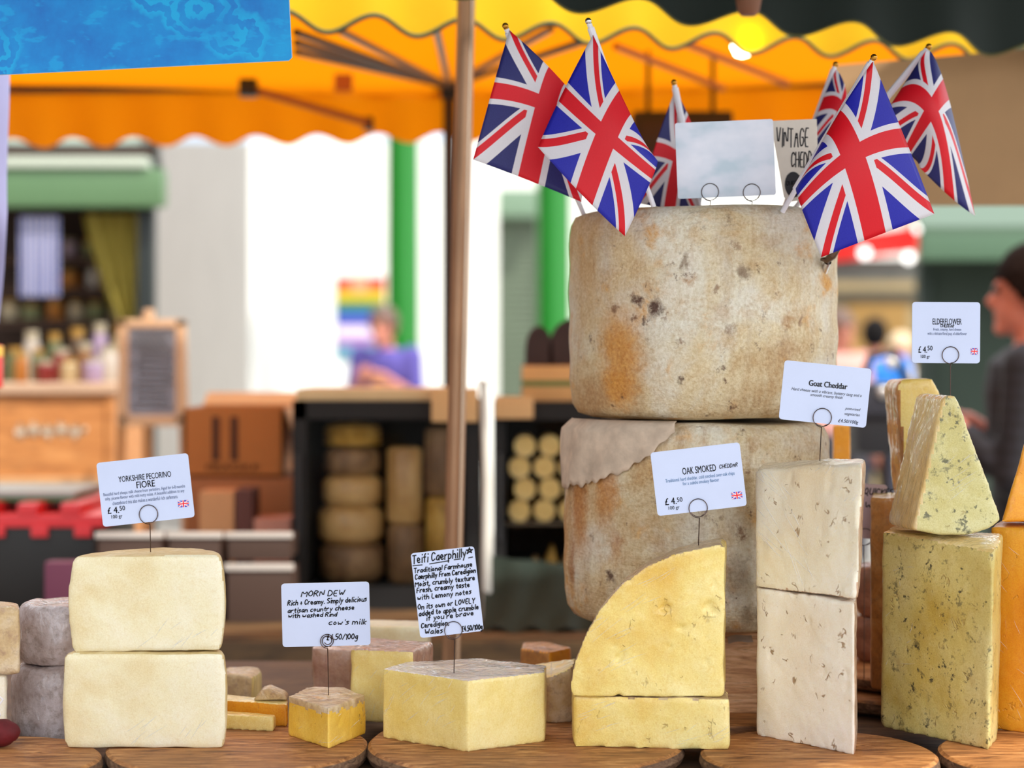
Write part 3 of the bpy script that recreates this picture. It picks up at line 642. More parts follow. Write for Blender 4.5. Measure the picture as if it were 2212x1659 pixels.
cz_ = make_cheese('wrapped_yellow_wedge', 'wrapped yellow wedge with pink rind between the two handwritten cards', foot([XY(756, 2.36), XY(893, 2.345), XY(938, 2.42), XY(800, 2.46)], ZB, 1.0535), M['pale'], M['pink_rind'], lambda c, n: n.x > .5 or n.z > .6, seed=31, amp=.0015, smooth=2, voxel=.0035)
crease_glints(cz_, 12, 20, 1.2, 0.025, (0, 1, .1, .95), .00024, 0.4)
make_cheese('pink_rind_wedge', 'wrapped pink-rinded piece behind the card on the small golden wedge', foot([XY(673, 2.47), XY(760, 2.455), XY(790, 2.50), XY(680, 2.55)], tz, 1.0375), M['pink_rind'], seed=32, amp=.003, smooth=3)
make_cheese('pale_cheese_block', 'pale cream block at the back, behind the wrapped yellow wedge', foot([XY(765, 2.56), XY(926, 2.55), XY(930, 2.62), XY(770, 2.63)], tz, 1.0535), M['pecorino'], seed=33, amp=.001, smooth=2)
make_cheese('small_orange_wedge', 'small dark orange wedge with pointed front behind the wrapped pale wedge', foot([XY(1124, 2.60), XY(1189, 2.565), XY(1236, 2.61), XY(1190, 2.66), XY(1130, 2.66)], tz, 1.0175), M['orange'], M['tan_rind'], lambda c, n: n.x < -.5 or n.z > .6, seed=34, amp=.001, smooth=2)
ye = foot([XY(1184, 2.352), XY(1236, 2.36), XY(1245, 2.43), XY(1140, 2.45), XY(1135, 2.41)], ZB, 1.022)
for p in ye.v:
    if p.z > .99: p.z += .008 if p.x > .065 else -.004
cz_ = make_cheese('rough_yellow_wedge', 'rough-topped yellow wedge with brown rind tucked beside the quarter wheel', ye, M['pale'], M['washed_rind'], lambda c, n: n.z < .5, seed=35, amp=.0015, smooth=2, voxel=.003)
crease_glints(cz_, 8, 18, 1.2, 0.02, (0, 1, 0.1, 0.9))
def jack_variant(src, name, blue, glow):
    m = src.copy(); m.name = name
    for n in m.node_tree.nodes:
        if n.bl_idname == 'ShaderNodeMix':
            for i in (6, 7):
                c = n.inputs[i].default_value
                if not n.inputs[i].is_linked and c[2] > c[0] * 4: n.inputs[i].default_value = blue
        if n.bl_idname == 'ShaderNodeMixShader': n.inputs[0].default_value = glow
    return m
M['jack_shaded'] = jack_variant(M['jack'], 'union_jack_shaded', S(44, 46, 116), .2)  # shaded copy of the flag cloth, shade put into its blue
def blotched():
    N = Nodes('blotched_card'); f = N.noise(16, 3, .5, N.map(scale=(1, 1, 1.5))); return N.done(N.pr(N.ramp(f, (.36, S(186, 206, 222)), (.5, S(214, 222, 238)), (.66, S(228, 232, 246))), .3))
M['card_blotched'] = blotched()
M['aged_card'] = plain('aged_card', S(222, 214, 202), .6, 0, .08, 25); M['mauve_card'] = plain('mauve_card', S(214, 196, 208), .5, 0, .03, 20)
# ------------------------------------------------------------------ price cards on wire holders
def sign(name, label, u, v, w, h, roll, Y, items, stem, rings=((0, 0, 0),), tint='card', rad=7, corner=None, cat='sign', group='price cards on wire holders', lean=0.0):
    k = Y / F; C = P(u, v, Y); r = math.radians(roll); cr, sr = math.cos(r), math.sin(r)
    R_, U_ = Vector((cr, 0, sr)), Vector((-sr, 0, cr)); D_ = Vector((0, -1, 0))
    def L(a, b, d=0.0): return C + R_ * (a * k) + U_ * (-b * k) + D_ * d
    def loc(uu, vv):
        du, dv = uu - u, vv - v; return du * cr - dv * sr, du * sr + dv * cr
    root = thing(name, label, cat, stem, group)
    pts = []
    for sx, sy, a0 in ((1, 1, 0), (-1, 1, 90), (-1, -1, 180), (1, -1, 270)):
        for q in range(5):
            a = math.radians(a0 + q * 22.5); pts.append((sx * (w / 2 - rad) + rad * math.cos(a), sy * (h / 2 - rad) + rad * math.sin(a)))
    if corner: pts = corner
    obj('card', MB().prism([L(a, b, .0007) for a, b in pts], (0, .0014, 0)), M[tint], root, smooth=0)
    parts = {}
    def part(nm, mat): return parts.setdefault(nm, (MB(), mat))[0]
    rnd = random.Random(len(label) * 7 + int(u))
    dz = .0011
    for it in items:
        kind = it[0]
        if kind == 't':                                              # printed text: (t, part, text, u, v, width, height, ink, bold, shear)
            _, nm, tx, uu, vv, tw, th, ink, bold, sh = it; a, b = loc(uu, vv)
            vs, fs, (x0, x1, y0, y1) = type_set(tx, bold, sh)
            part(nm, ink).add([L(a + ((x - x0) / (x1 - x0) - .5) * tw, b - ((y - y0) / (y1 - y0) - .5) * th, dz) for x, y in vs], fs)
        elif kind == 'h':                                            # hand lettering: (h, part, text, u, v baseline start, width, cap height, pen, extra slope)
            _, nm, tx, uu, vv, tw, th, pen, sl = it; a, b = loc(uu, vv)
            ls, tot = glyph_lines(tx, .05, rnd); s = tw / tot
            T = lambda x, y: L(a + x, b - y - sl * x, dz)
            for pl in ls: ribbon(part(nm, 'ink'), [(x * s, y * th) for x, y in pl], pen, T)
        elif kind == 'l':
            _, nm, pp, pen = it; q = [loc(*z) for z in pp]
            ribbon(part(nm, 'ink'), [(x, -y) for x, y in q], pen, lambda x, y: L(x, -y, dz))
        elif kind == 'j':
            _, uu, vv, fw, fh = it; a, b = loc(uu, vv)
            part('flag_emblem', 'jack_print').grid(lambda s_, t_: L(a + (s_ - .5) * fw, b - (t_ - .5) * fh, dz), 1, 1)
        elif kind == 'o':
            _, nm, uu, vv, rx, ry, ink, dd = it; a, b = loc(uu, vv)
            part(nm, ink).add([L(a + rx * math.cos(i * .2618), b + ry * math.sin(i * .2618), dd) for i in range(24)], [tuple(range(24))])
    for nm, (mb, mat) in parts.items(): obj(nm, mb, M[mat], root, smooth=0, fix=False)
    for (uu, vv, rr) in rings:
        if not rr: continue
        wire = MB()
        a, b = loc(uu, vv); n = 34; spiral = rr < 19
        turns = 2.2 if spiral else 1.0
        pp = []
        for i in range(int(n * turns) + 1):
            t = i / n * 2 * math.pi; q = rr * (1 - (.55 * i / (n * turns) if spiral else .10 * i / (n * turns)))
            pp.append(L(a - q * math.sin(t), b + q * math.cos(t), .0022 - .0006 * i / n))
        wire.tube(pp, .00055, 6)
        base = L(a, b + rr, .0022)
        tgt = Vector(stem) if len(rings) == 1 else Vector((base.x, stem[1], stem[2]))
        wire.tube([base, base.lerp(tgt, .08) + Vector((0, .0015, 0)), tgt], .00055, 6)
        back = [L(a - rr * .9 * math.sin(t * .4), b + rr * .9 * math.cos(t * .4), -.0016) for t in range(16)]
        wire.tube(back, .00055, 6)
        obj('wire_holder', wire, M['wire'], root)
    return root
def price(u4, v4, w4, h4, u5, v5, w5, h5, u1, v1, w1, h1):
    return [('t', 'price', '£ 4.', u4, v4, w4, h4, 'ink', .012, 0), ('t', 'price', '50', u5, v5, w5, h5, 'ink', .008, 0), ('t', 'price', '100 gr', u1, v1, w1, h1, 'ink', .004, 0)]
G, BL = 'ink_grey', 'ink_blue'
sign('price_card', 'printed card YORKSHIRE PECORINO FIORE above the pecorino stack', 314.5, 1058.5, 199, 139, 6.2, 2.23, [
    ('t', 'title', 'YORKSHIRE PECORINO', 313, 1029.5, 114, 12.5, 'ink', .006, 0), ('t', 'title', 'FIORE', 315, 1045.5, 40, 14.5, 'ink', .01, 0),
    ('t', 'description', 'Beautiful hard sheeps milk cheese from yorkshire. Aged for 6-8 months', 312, 1060, 177, 9, G, 0, 0),
    ('t', 'description', 'salty, picante flavour with mild nutty notes. A beautiful addition to any', 313, 1069.5, 172, 9, G, 0, 0),
    ('t', 'description', 'cheeseboard this also makes a wonderful rich carbonara.', 314, 1079.5, 142, 8, G, 0, 0), ('j', 396.5, 1088, 23, 14.5)]
    + price(245, 1102, 25, 14, 264.5, 1097.5, 12, 10, 253, 1116.5, 24, 10), (P(322, 1195, 2.23).x, 2.24, 1.183), ((322, 1110.5, 21),))
sign('price_card', 'printed card OAK SMOKED above the quarter wheel', 1509, 1035, 194, 138, 6.7, 2.235, [
    ('t', 'title', 'OAK SMOKED', 1510, 1014, 73, 15, 'ink', .01, 0), ('h', 'title_addition', 'CHEDDAR', 1554, 1012, 39, 8, 1.3, 0.0),
    ('t', 'description', 'Traditional hard cheddar, cold smoked over oak chips', 1512, 1031.5, 150, 10, BL, 0, 0),
    ('t', 'description', 'for a subtle smokey flavour', 1514, 1041.5, 79, 10, BL, 0, 0), ('j', 1591.6, 1069.8, 23, 15)]
    + price(1448.7, 1082.7, 25, 15, 1468, 1079, 12, 10, 1456, 1097.5, 24, 10), (P(1509, 1195, 2.24).x, 2.245, P(1509, 1195, 2.24).z), ((1508.4, 1097.3, 21),))
sign('price_card', 'printed card Goat Cheddar above the goat cheese blocks', 1782.5, 851, 189, 128, -5.8, 2.24, [
    ('t', 'title', 'Goat Cheddar', 1788.6, 831, 84, 12.5, 'ink', .034, 0), ('t', 'description', 'Hard cheese with a vibrant, buttery tang and a', 1785, 848, 152, 8.5, 'ink', 0, .25),
    ('t', 'description', 'smooth creamy finish', 1785, 856.5, 70, 8.5, 'ink', 0, .25), ('t', 'description', 'pasturised', 1842, 884.3, 33, 7.5, 'ink', 0, .25),
    ('t', 'description', 'vegetarian', 1840.6, 896, 33, 7.5, 'ink', 0, .25), ('t', 'price', '£4.50/100g', 1832, 911.4, 44, 9.5, 'ink', .008, .2)],
    (P(1776, 1002, 2.24).x, 2.26, 1.288), ((1776.3, 902, 21),))
sign('price_card', 'printed card ELDERFLOWER above the herb-flecked wedge', 2043.5, 718.5, 147, 132, -.4, 2.285, [
    ('t', 'title', 'ELDERFLOWER', 2045.6, 694.7, 62.5, 13, 'ink', .008, 0), ('h', 'title_addition', 'CHEDDAR', 2031, 707, 29, 6, 1.0, 0),
    ('t', 'description', 'Fresh, creamy, hard cheese', 2046, 712.5, 60, 8, G, 0, 0), ('t', 'description', 'with a delicate floral pop of elderflower', 2045.6, 721.5, 85, 8.5, G, 0, 0),
    ('j', 2104.4, 759, 15, 14)]
    + price(1993, 755, 19, 14, 2008.6, 752, 11, 10, 1998.6, 771, 20, 9.5), (P(2053, 870, 2.285).x, 2.285, P(2053, 868, 2.285).z), ((2053, 767, 19),))
sign('price_card', 'handwritten card MORN DEW above the small golden wedge', 704, 1327, 190, 137, 1.4, 2.275, [
    ('h', 'title', 'MORN DEW', 650.7, 1288.5, 92, 12, 2.1, 0), ('h', 'description', 'Rich & Creamy. Simply delicious', 621.5, 1308, 170, 10.5, 2.0, .03), ('h', 'description', 'artisan country cheese', 621.5, 1324, 143, 9.5, 2.0, .03),
    ('h', 'description', 'with washed Rind', 623, 1334.5, 104, 9, 2.0, .01), ('h', 'description', "cow's milk", 709.7, 1350, 80, 11, 2.0, .0), ('h', 'price', '£4.50/100g', 706, 1382, 66, 12, 2.0, .0)],
    (P(708, 1500, 2.275).x, 2.285, 1.001), ((707.6, 1383.8, 16),))
sign('price_card', 'tall handwritten card Teifi Caerphilly above the wrapped pale yellow wedge', 966, 1279, 138, 184, 6.6, 2.22, [
    ('h', 'title', 'Teifi Caerphilly', 891, 1218, 116, 18, 2.5, 0.02), ('l', 'title', ((892, 1222), (912, 1220)), 2.2), ('l', 'title', ((928, 1218), (970, 1211)), 2.2), ('l', 'title', ((981, 1209), (995, 1207)), 2.2), ('l', 'title', ((1012, 1205), (1021, 1203)), 2.2),
    ('l', 'star_mark', ((1009, 1196), (1014, 1183), (1019, 1194), (1007, 1188), (1021, 1187), (1009, 1196)), 2.2),
    ('h', 'description', 'Traditional Farmhouse', 894.5, 1238, 126, 10, 2.1, .0), ('h', 'description', 'Caerphilly From Ceredigion', 897, 1252, 131, 10.5, 2.1, .0), ('h', 'description', 'Moist, crumbly texture', 897, 1267.6, 129, 10.5, 2.1, .0),
    ('h', 'description', 'Fresh, creamy taste', 900.6, 1280.5, 114, 10.5, 2.1, .0), ('h', 'description', 'with Lemony notes', 902, 1296, 116, 10.5, 2.1, .0), ('h', 'description', 'On its own or LOVELY', 903, 1316.8, 123, 11, 2.1, .0),
    ('h', 'description', 'added to apple crumble', 905, 1330.6, 129, 10.5, 2.1, .0), ('h', 'description', "if you're brave", 921, 1340.5, 102, 10.5, 2.1, .0), ('h', 'description', 'Ceredigion,', 910, 1356.7, 60, 10.5, 2.1, .0),
    ('h', 'description', 'Wales', 918, 1371, 38, 11, 2.1, .0), ('h', 'price', '£4.50/100g', 998, 1364, 44, 11, 2.1, .0)],
    (P(980, 1456, 2.23).x, 2.235, 1.036), ((980, 1361, 20),))
sign('blank_card', 'large blank white card clipped on top of the cheddar stack', 1567, 343.5, 212, 164, 2.4, 2.40, [],
    (P(1579, 437, 2.40).x, 2.41, 1.613), ((1534, 415, 19.5), (1624, 416, 19.5)), rad=5, tint='card_blotched')
sign('vintage_card', 'worn card lettered VINTAGE CHEDDAR behind the large blank card', 1722, 347, 98, 178, 2.5, 2.455, [
    ('h', 'title', 'VINTAGE', 1677, 316, 68, 40, 2.6, -.08), ('h', 'title', 'CHEDDAR', 1709, 362, 62, 32, 2.6, .02), ('o', 'maker_badge', 1714, 399, 19, 28, 'ink', .0011), ('t', 'badge_lettering', 'QUICKES', 1714, 396, 33, 11, 'card', .02, 0.2)],
    (P(1735, 440, 2.455).x, 2.46, 1.612), ((0, 0, 0),), tint='aged_card', corner=[(-54, -88), (46, -88), (44, 84), (-18, 88), (-32, 78)])
sign('quickes_card', 'mauve-tinted handwritten card beside the tall brown-rinded block', 1868, 1104, 92, 118, -3, 2.525, [('h', 'title', 'QUICKES', 1866, 1068, 62, 14, 2.4, 0), ('h', 'title', 'W', 1866, 1097, 17, 13, 2.4, 0)],
    (P(1868, 1215, 2.525).x, 2.53, .986), ((1868, 1160, 19.5),), tint='mauve_card')

# ------------------------------------------------------------------ hand flags
def flag(label, cp, Ys, stick, stick_Y, knob, ripple=.004, seed=0, knob_at=None, mat='jack'):
    """cp: 3 x 3 points (rows from top edge to bottom edge, columns from hoist to fly) where the photo shows the cloth; Ys their depths."""
    root = thing('hand_flag', label, 'flag', P(stick[1][0], stick[1][1], stick_Y[1]), 'union flags on sticks')
    q = [[P(cp[i][j][0], cp[i][j][1], Ys[i][j]) for j in range(3)] for i in range(3)]
    b = lambda t: ((1 - t) * (1 - 2 * t), 4 * t * (1 - t), t * (2 * t - 1))
    def fn(s, t):
        bs, bt = b(1 - t), b(s); p = Vector((0, 0, 0))
        for i in range(3):
            for j in range(3): p += q[i][j] * (bs[i] * bt[j])
        p.y += ripple * math.sin(s * 7 + t * 3 + seed) * s
        return p
    c = obj('flag_cloth', MB().grid(fn, 36, 30), M[mat], root, smooth=80)
    m = c.modifiers.new('thick', 'SOLIDIFY'); m.thickness = .0004; m.offset = 0
    a, e = P(*stick[0], stick_Y[0]), P(*stick[1], stick_Y[1])
    sk = obj('stick', MB().tube([a, e], .0033, 10), M['white_stick'], root)
    hb = q[2][0]; tt = max(.3, min(1.0, (hb.z - a.z) / (e.z - a.z))); s0 = a.lerp(e, .02)
    obj('sleeve', MB().tube([s0, a.lerp(e, tt * .97)], .0046, 10), M['white_stick'], root)
    kp = a + (a - e).normalized() * .004
    obj('knob', MB().ball(kp, .0042, 12).tube([a - (a - e).normalized() * .002, kp], .0032, 10), M[knob], sk)
    return root
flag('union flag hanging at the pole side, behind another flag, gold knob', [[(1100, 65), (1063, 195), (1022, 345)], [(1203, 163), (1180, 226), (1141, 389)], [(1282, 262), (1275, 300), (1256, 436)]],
     [[2.38, 2.375, 2.38], [2.372, 2.378, 2.385], [2.40, 2.40, 2.40]], ((1094, 62), (1263, 468)), (2.39, 2.50), 'gold', .002, 0, mat='jack_shaded')
flag('union flag with silver knob nearest above the cheddar, hanging to a point', [[(1281, 75), (1214, 203), (1162, 318)], [(1350, 222), (1311, 292), (1262, 426)], [(1414, 350), (1412, 376), (1350, 510)]],
     [[2.335, 2.328, 2.322], [2.33, 2.315, 2.312], [2.338, 2.33, 2.325]], ((1273, 52), (1412, 446)), (2.345, 2.385), 'silver', .002, 1)
flag('union flag directly behind the blank card, blue darkened for shade', [[(1458, 196), (1413, 322), (1381, 440)], [(1492, 262), (1466, 342), (1446, 452)], [(1516, 345), (1518, 400), (1512, 462)]],
     [[2.545, 2.545, 2.55], [2.55, 2.548, 2.55], [2.555, 2.555, 2.555]], ((1457, 184), (1518, 480)), (2.535, 2.56), 'gold', .002, 2, mat='jack_shaded')
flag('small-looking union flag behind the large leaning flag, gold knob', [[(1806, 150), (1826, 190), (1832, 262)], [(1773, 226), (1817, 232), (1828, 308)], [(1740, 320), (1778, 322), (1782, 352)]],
     [[2.56, 2.555, 2.555], [2.56, 2.54, 2.55], [2.56, 2.55, 2.55]], ((1803, 145), (1688, 464)), (2.57, 2.58), 'gold', .002, 3, mat='jack_shaded')
flag('large union flag leaning over the cheddar front, bright red cross facing forward', [[(1886, 132), (1954, 298), (2019, 462)], [(1800, 264), (1842, 334), (1890, 511)], [(1722, 408), (1727, 436), (1773, 556)]],
     [[2.285, 2.29, 2.30], [2.283, 2.262, 2.275], [2.30, 2.275, 2.275]], ((1884, 130), (1690, 458)), (2.287, 2.375), 'gold', .002, 4)
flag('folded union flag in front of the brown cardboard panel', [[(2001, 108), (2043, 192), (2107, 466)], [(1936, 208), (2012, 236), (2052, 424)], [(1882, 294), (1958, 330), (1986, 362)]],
     [[2.44, 2.45, 2.46], [2.44, 2.41, 2.44], [2.44, 2.45, 2.44]], ((2002, 106), (1700, 470)), (2.45, 2.50), 'gold', .003, 5, mat='jack_shaded')
# ------------------------------------------------------------------ ground and buildings across the market
struct('floor', MB().box((-14, -6, -.05), (16, 26, 0)), plain('stone_paving', S(150, 146, 140), .8, 0, .15, 3), smooth=0)
WHITE = plain('white_render', S(232, 232, 226), .85, 0, .03, 2)
CORN = Vector((-2.066, 14.6, 0)); DF = Vector((.94, .35, 0)).normalized(); DL = Vector((-.35, .94, 0)).normalized()
bw = MB().prism([CORN, CORN + DF * 2.08, CORN + DF * 2.08 + DL * 4.7, CORN + DL * 4.7], (0, 0, 3.15))
for p in bw.v[4:]: p.z += .119 * (p.y - 14.6)
struct('wall_white', bw, WHITE, smooth=0)
struct('wall_back', MB().box((-.41, 17.5, 0), (3.7, 17.8, 3.85)), WHITE, smooth=0)
struct('wall_far', MB().box((-9, 22, 0), (14, 22.4, 3.2)), plain('far_brick', S(176, 160, 140), .9, 0, .2, 1.5), smooth=0)
struct('added_shade_wall', MB().box((-9, -6, 0), (-8.6, 22, 9)), plain('shade_wall_brick', S(96, 74, 62), .9, 0, .2, 2), smooth=0)  # unseen wall, added to cut sky light on the white building's left face
GREEN = plain('green_column_paint', S(14, 112, 24), .35); SAGE = plain('sage_green_paint', S(112, 142, 108), .5, 0, .05, 3); DGREEN = plain('dark_green_paint', S(16, 34, 24), .6)
def column(u, Y, Rc, label):
    x = XY(u, Y)[0]; t = thing('iron_column', label, 'column', (x, Y, 0), 'green iron market columns')
    obj('shaft', MB().lathe([(Rc, .45), (Rc, 1.5), (Rc * 1.02, 1.52), (Rc * 1.02, 1.56), (Rc, 1.58), (Rc * .97, 3.75)], (x, Y), 32), GREEN, t)
    obj('base', MB().lathe([(0, 0), (Rc * 1.5, 0), (Rc * 1.5, .1), (Rc * 1.25, .16), (Rc * 1.25, .36), (Rc * 1.05, .45), (0, .45)], (x, Y), 32), GREEN, t)
    obj('capital', MB().lathe([(0, 3.74), (Rc, 3.75), (Rc * 1.2, 3.8), (Rc * 1.6, 3.95), (Rc * 1.6, 4.0), (0, 4.0)], (x, Y), 32), GREEN, t)
column(871, 13.3, .117, 'bright green iron column behind the person in the blue T-shirt')
column(1196, 13.2, .124, 'bright green iron column beside the roller shutter')
# roller shutter with its box
sh = thing('roller_shutter', 'grey-green roller shutter between pole and green column', 'shutter', (XY(1108, 17.2)[0], 17.2, 0))
a, b = P(1058, 470, 17.2), P(1160, 840, 17.2); mb = MB()
z = .12
while z < a.z:
    mb.box((a.x, 17.20, z), (b.x, 17.26, z + .045)); mb.box((a.x, 17.23, z + .045), (b.x, 17.26, z + .06)); z += .06
obj('slats', mb, plain('shutter_grey', S(96, 108, 90), .5, 0, .08, 2), sh, smooth=0)
obj('shutter_box', MB().box((a.x - .02, 16.9, P(0, 468, 16.9).z), (b.x + .02, 17.35, P(0, 408, 16.9).z), bev=.02), plain('pale_green', S(108, 132, 110), .5), sh)
for x in (a.x - .06, b.x): obj('guide_rail', MB().box((x, 17.16, 0), (x + .06, 17.3, a.z), bev=.005), SAGE, sh)
obj('bottom_rail', MB().box((a.x, 17.18, .02), (b.x, 17.28, .12), bev=.01), SAGE, sh)
# rainbow poster on the white building's face
def onwall(u, v, off=.02):
    n = Vector((DF.y, -DF.x, 0)); ray = Vector(((u - UC) / F, 1, -(v - VH) / F)); o = Vector((0, 0, CZ))
    t = (CORN + n * off - o).dot(n) / ray.dot(n); return o + ray * t
po = thing('rainbow_poster', 'rainbow-striped poster with white panel on the white building', 'poster', onwall(778, 775))
bands = [(598, 618, S(170, 50, 44)), (618, 630, S(190, 96, 30)), (630, 650, S(190, 166, 14)), (650, 664, S(60, 112, 40)), (664, 676, S(18, 92, 120)), (676, 690, S(36, 84, 170)), (690, 704, S(72, 56, 150)), (704, 728, S(210, 196, 220)), (728, 745, S(150, 96, 160)), (745, 776, S(84, 136, 160))]
for v0, v1, c in bands:
    obj('poster_stripe', MB().prism([onwall(727, v0), onwall(832, v0), onwall(832, v1), onwall(727, v1)], Vector((-DF.y, DF.x, 0)) * .015), plain('poster_ink', c, .5), po, smooth=0)
obj('round_emblem', MB().add([onwall(777 + 20 * math.cos(i * .3142), 613 + 19 * math.sin(i * .3142), .026) for i in range(20)], [tuple(range(20))]), plain('poster_pink', S(200, 140, 110), .5), po, smooth=0)

# ------------------------------------------------------------------ canopies
YEL = cloth('yellow_canvas', S(232, 200, 8), .4, S(232, 190, 2)); ORG = cloth('orange_canvas', S(206, 122, 6), .62, S(226, 130, 2), var=.16)
PIPE = plain('dark_green_piping', S(52, 70, 48), .7); CAN = cloth('dark_green_canvas', S(14, 30, 24), .05); STEEL = plain('brown_steel', S(178, 138, 106), .38, .7, .12, 8); BSTEEL = plain('dark_steel', S(58, 46, 40), .4, .6)
GREY = plain('galvanised_tube', S(120, 104, 92), .4, .5)
def valance(p0, p1, ztop0, ztop1, period, amp, phase, thick=.003, n=200, sag=0.0):
    """A hanging scalloped strip from p0 to p1 (mean height of its lower edge in their z)."""
    p0, p1 = Vector(p0), Vector(p1); Lh = (p1 - p0).to_2d().length; m = MB(); edge = []
    nrm = Vector(((p1 - p0).y, -(p1 - p0).x, 0)).normalized()
    def fn(s, t):
        b = p0.lerp(p1, s); zt = ztop0 + (ztop1 - ztop0) * s
        zb = b.z + amp * math.cos(2 * math.pi * (s * Lh / period + phase))
        q = Vector((b.x, b.y, zt + (zb - zt) * t)); q += nrm * (.012 * t * math.cos(2 * math.pi * (s * Lh / period + phase)) + .006 * t * math.sin(s * 17))
        return q
    m.grid(fn, n, 6)
    return m, [fn(i / n, 1.0) for i in range(n + 1)]
# yellow canopy of the stall behind
ta, tb_ = P(904, 76, 3.3), P(1800, 120, 3.52); per = (tb_ - ta).to_2d().length / 5; dy_ = (tb_ - ta); dy_.z = 0; dy_.normalize()
fa, fb = ta - dy_ * per * 5, tb_ + dy_ * per * 4; fa.z = fb.z = 2.0008 + .015
cn = thing('yellow_canopy', 'yellow-orange canvas canopy with scalloped edge and green piping', 'canopy', (fa.x, 4.0, 0))
m, ed = valance(fa, fb, 2.17, 2.17, per, .015, .5, n=300)
o = obj('front_valance', m, YEL, cn, smooth=80)
obj('piping', MB().tube(ed, .0042, 6), PIPE, o, smooth=80)
ba, bb = P(-60, 312, 4.95), P(2200, 280, 4.8)
m, ed = valance(ba, bb, 2.165, 2.165, .163, .012, .30, n=260)
obj('rear_valance', m, ORG, cn, smooth=80)
tl, tr, bl_, br = Vector((fa.x, fa.y, 2.17)), Vector((fb.x, fb.y, 2.17)), Vector((ba.x, ba.y, 2.165)), Vector((bb.x, bb.y, 2.165))
ap = (tl + tr + bl_ + br) / 4 + Vector((0, 0, .42))
for nm, p, q in (('roof_panel', tl, tr), ('roof_panel', tr, br), ('roof_panel', br, bl_), ('roof_panel', bl_, tl)):
    obj(nm, MB().grid(lambda s, t: p.lerp(q, s).lerp(ap, t * .995) - Vector((0, 0, .05 * math.sin(math.pi * s) * (1 - t))), 20, 12), ORG, cn, smooth=80)
for p, q in ((bl_, br), (tl, tr), (br, tr), (bl_, tl)):
    obj('frame_bar', MB().tube([p - Vector((0, 0, .02)), q - Vector((0, 0, .02))], .011, 8), BSTEEL, cn)
j = P(970, 186, 4.85)
obj('post', MB().tube([(j.x, j.y, 0), (j.x, j.y, 2.3)], .016, 12), BSTEEL, cn)
obj('joint', MB().box((j.x - .022, j.y - .022, j.z - .035), (j.x + .022, j.y + .022, j.z + .03), bev=.006), plain('black_plastic', S(14, 12, 12), .4), cn)
for u, v, Y in ((640, 92, 3.9), (640, 70, 3.7), (735, 66, 3.6), (942, 60, 3.6), (1190, 62, 3.7), (1270, 86, 3.8), (640, 112, 4.1)):
    obj('strut', MB().tube([j, P(u, v, Y)], .0085, 8), GREY if u in (735, 942, 1190) else BSTEEL, cn)
j2 = P(537, 190, 4.5)
obj('joint', MB().box((j2.x - .022, j2.y - .022, j2.z - .022), (j2.x + .022, j2.y + .022, j2.z + .022), bev=.008), plain('black_knuckle', S(10, 8, 8), .4), cn)
obj('strut', MB().tube([j2, P(797, 266, 4.62)], .010, 8), plain('amber_tube', S(150, 84, 26), .5), cn)
obj('joint', MB().box(P(785, 280, 4.62), P(808, 256, 4.66), bev=.003), plain('black_joint', S(16, 10, 8), .4), cn)
for u, v, Y in ((1560, 190, 4.6), (1700, 180, 4.6)):
    obj('strut', MB().tube([P(u, v, Y), P(u - 230, v - 90, Y - .5)], .009, 8), plain('ochre_tube', S(170, 100, 24), .5), cn)
obj('canvas_label', MB().box(P(722, 196, 4.70), P(762, 162, 4.72)), plain('brown_patch', S(170, 96, 30), .7), cn)
# the stall's own dark green canopy overhead
gc = thing('green_canopy', 'dark green canvas canopy with scalloped edge over the cheese stall', 'canopy', (.5, 2.6, 0))
p13 = P(1500, 48, 2.99); t2_ = P(1940, 95, 3.195); d_ = t2_ - p13; d_.z = 0; pg = d_.length / 2; d_.normalize()
g0 = p13 - d_ * pg * 9; g1 = p13 + d_ * pg * 5; g0.z = g1.z = 1.9672 + .013
m, ed = valance(g0, g1, 2.26, 2.26, pg, .0145, .5, n=320)
o = obj('valance', m, CAN, gc, smooth=80)
obj('edge_binding', MB().tube(ed, .0022, 6), plain('olive_binding', S(96, 92, 40), .7), o, smooth=80)
nb = Vector((d_.y, -d_.x, 0))
q0, q1 = Vector((g0.x, g0.y, 2.26)), Vector((g1.x, g1.y, 2.26))
obj('roof_panel', MB().grid(lambda s, t: q0.lerp(q1, s) + nb * (t * 1.85) + Vector((0, 0, .14 * t)), 12, 8), CAN, gc, smooth=80)
for s in (0.0, .33, .66, 1.0):
    p = q0.lerp(q1, s); obj('rafter', MB().tube([p + Vector((0, 0, -.015)), p + nb * 1.85 + Vector((0, 0, .125))], .012, 8), BSTEEL, gc)
for p in (q1 + nb * .05, q1 + nb * 1.8, q0 + nb * 1.8): obj('post', MB().tube([(p.x, p.y, 0), (p.x, p.y, 2.3)], .018, 10), BSTEEL, gc)
hb_ = thing('hanging_bracket', 'brown clay-coloured fitting hanging from the dark green canopy', 'fitting', P(1617, 36, 2.85))
obj('body', MB().lathe([(0, P(0, 34, 2.85).z), (.012, P(0, 33, 2.85).z), (.017, P(0, 24, 2.85).z), (.020, P(0, 0, 2.85).z), (.018, P(0, -30, 2.85).z), (0, P(0, -34, 2.85).z)], XY(1617, 2.85), 24), plain('terracotta', S(140, 92, 66), .6), hb_)
obj('cord', MB().tube([P(1617, -34, 2.85), Vector((P(1617, -34, 2.85).x, 2.85, 2.25))], .003, 6), BSTEEL, hb_)
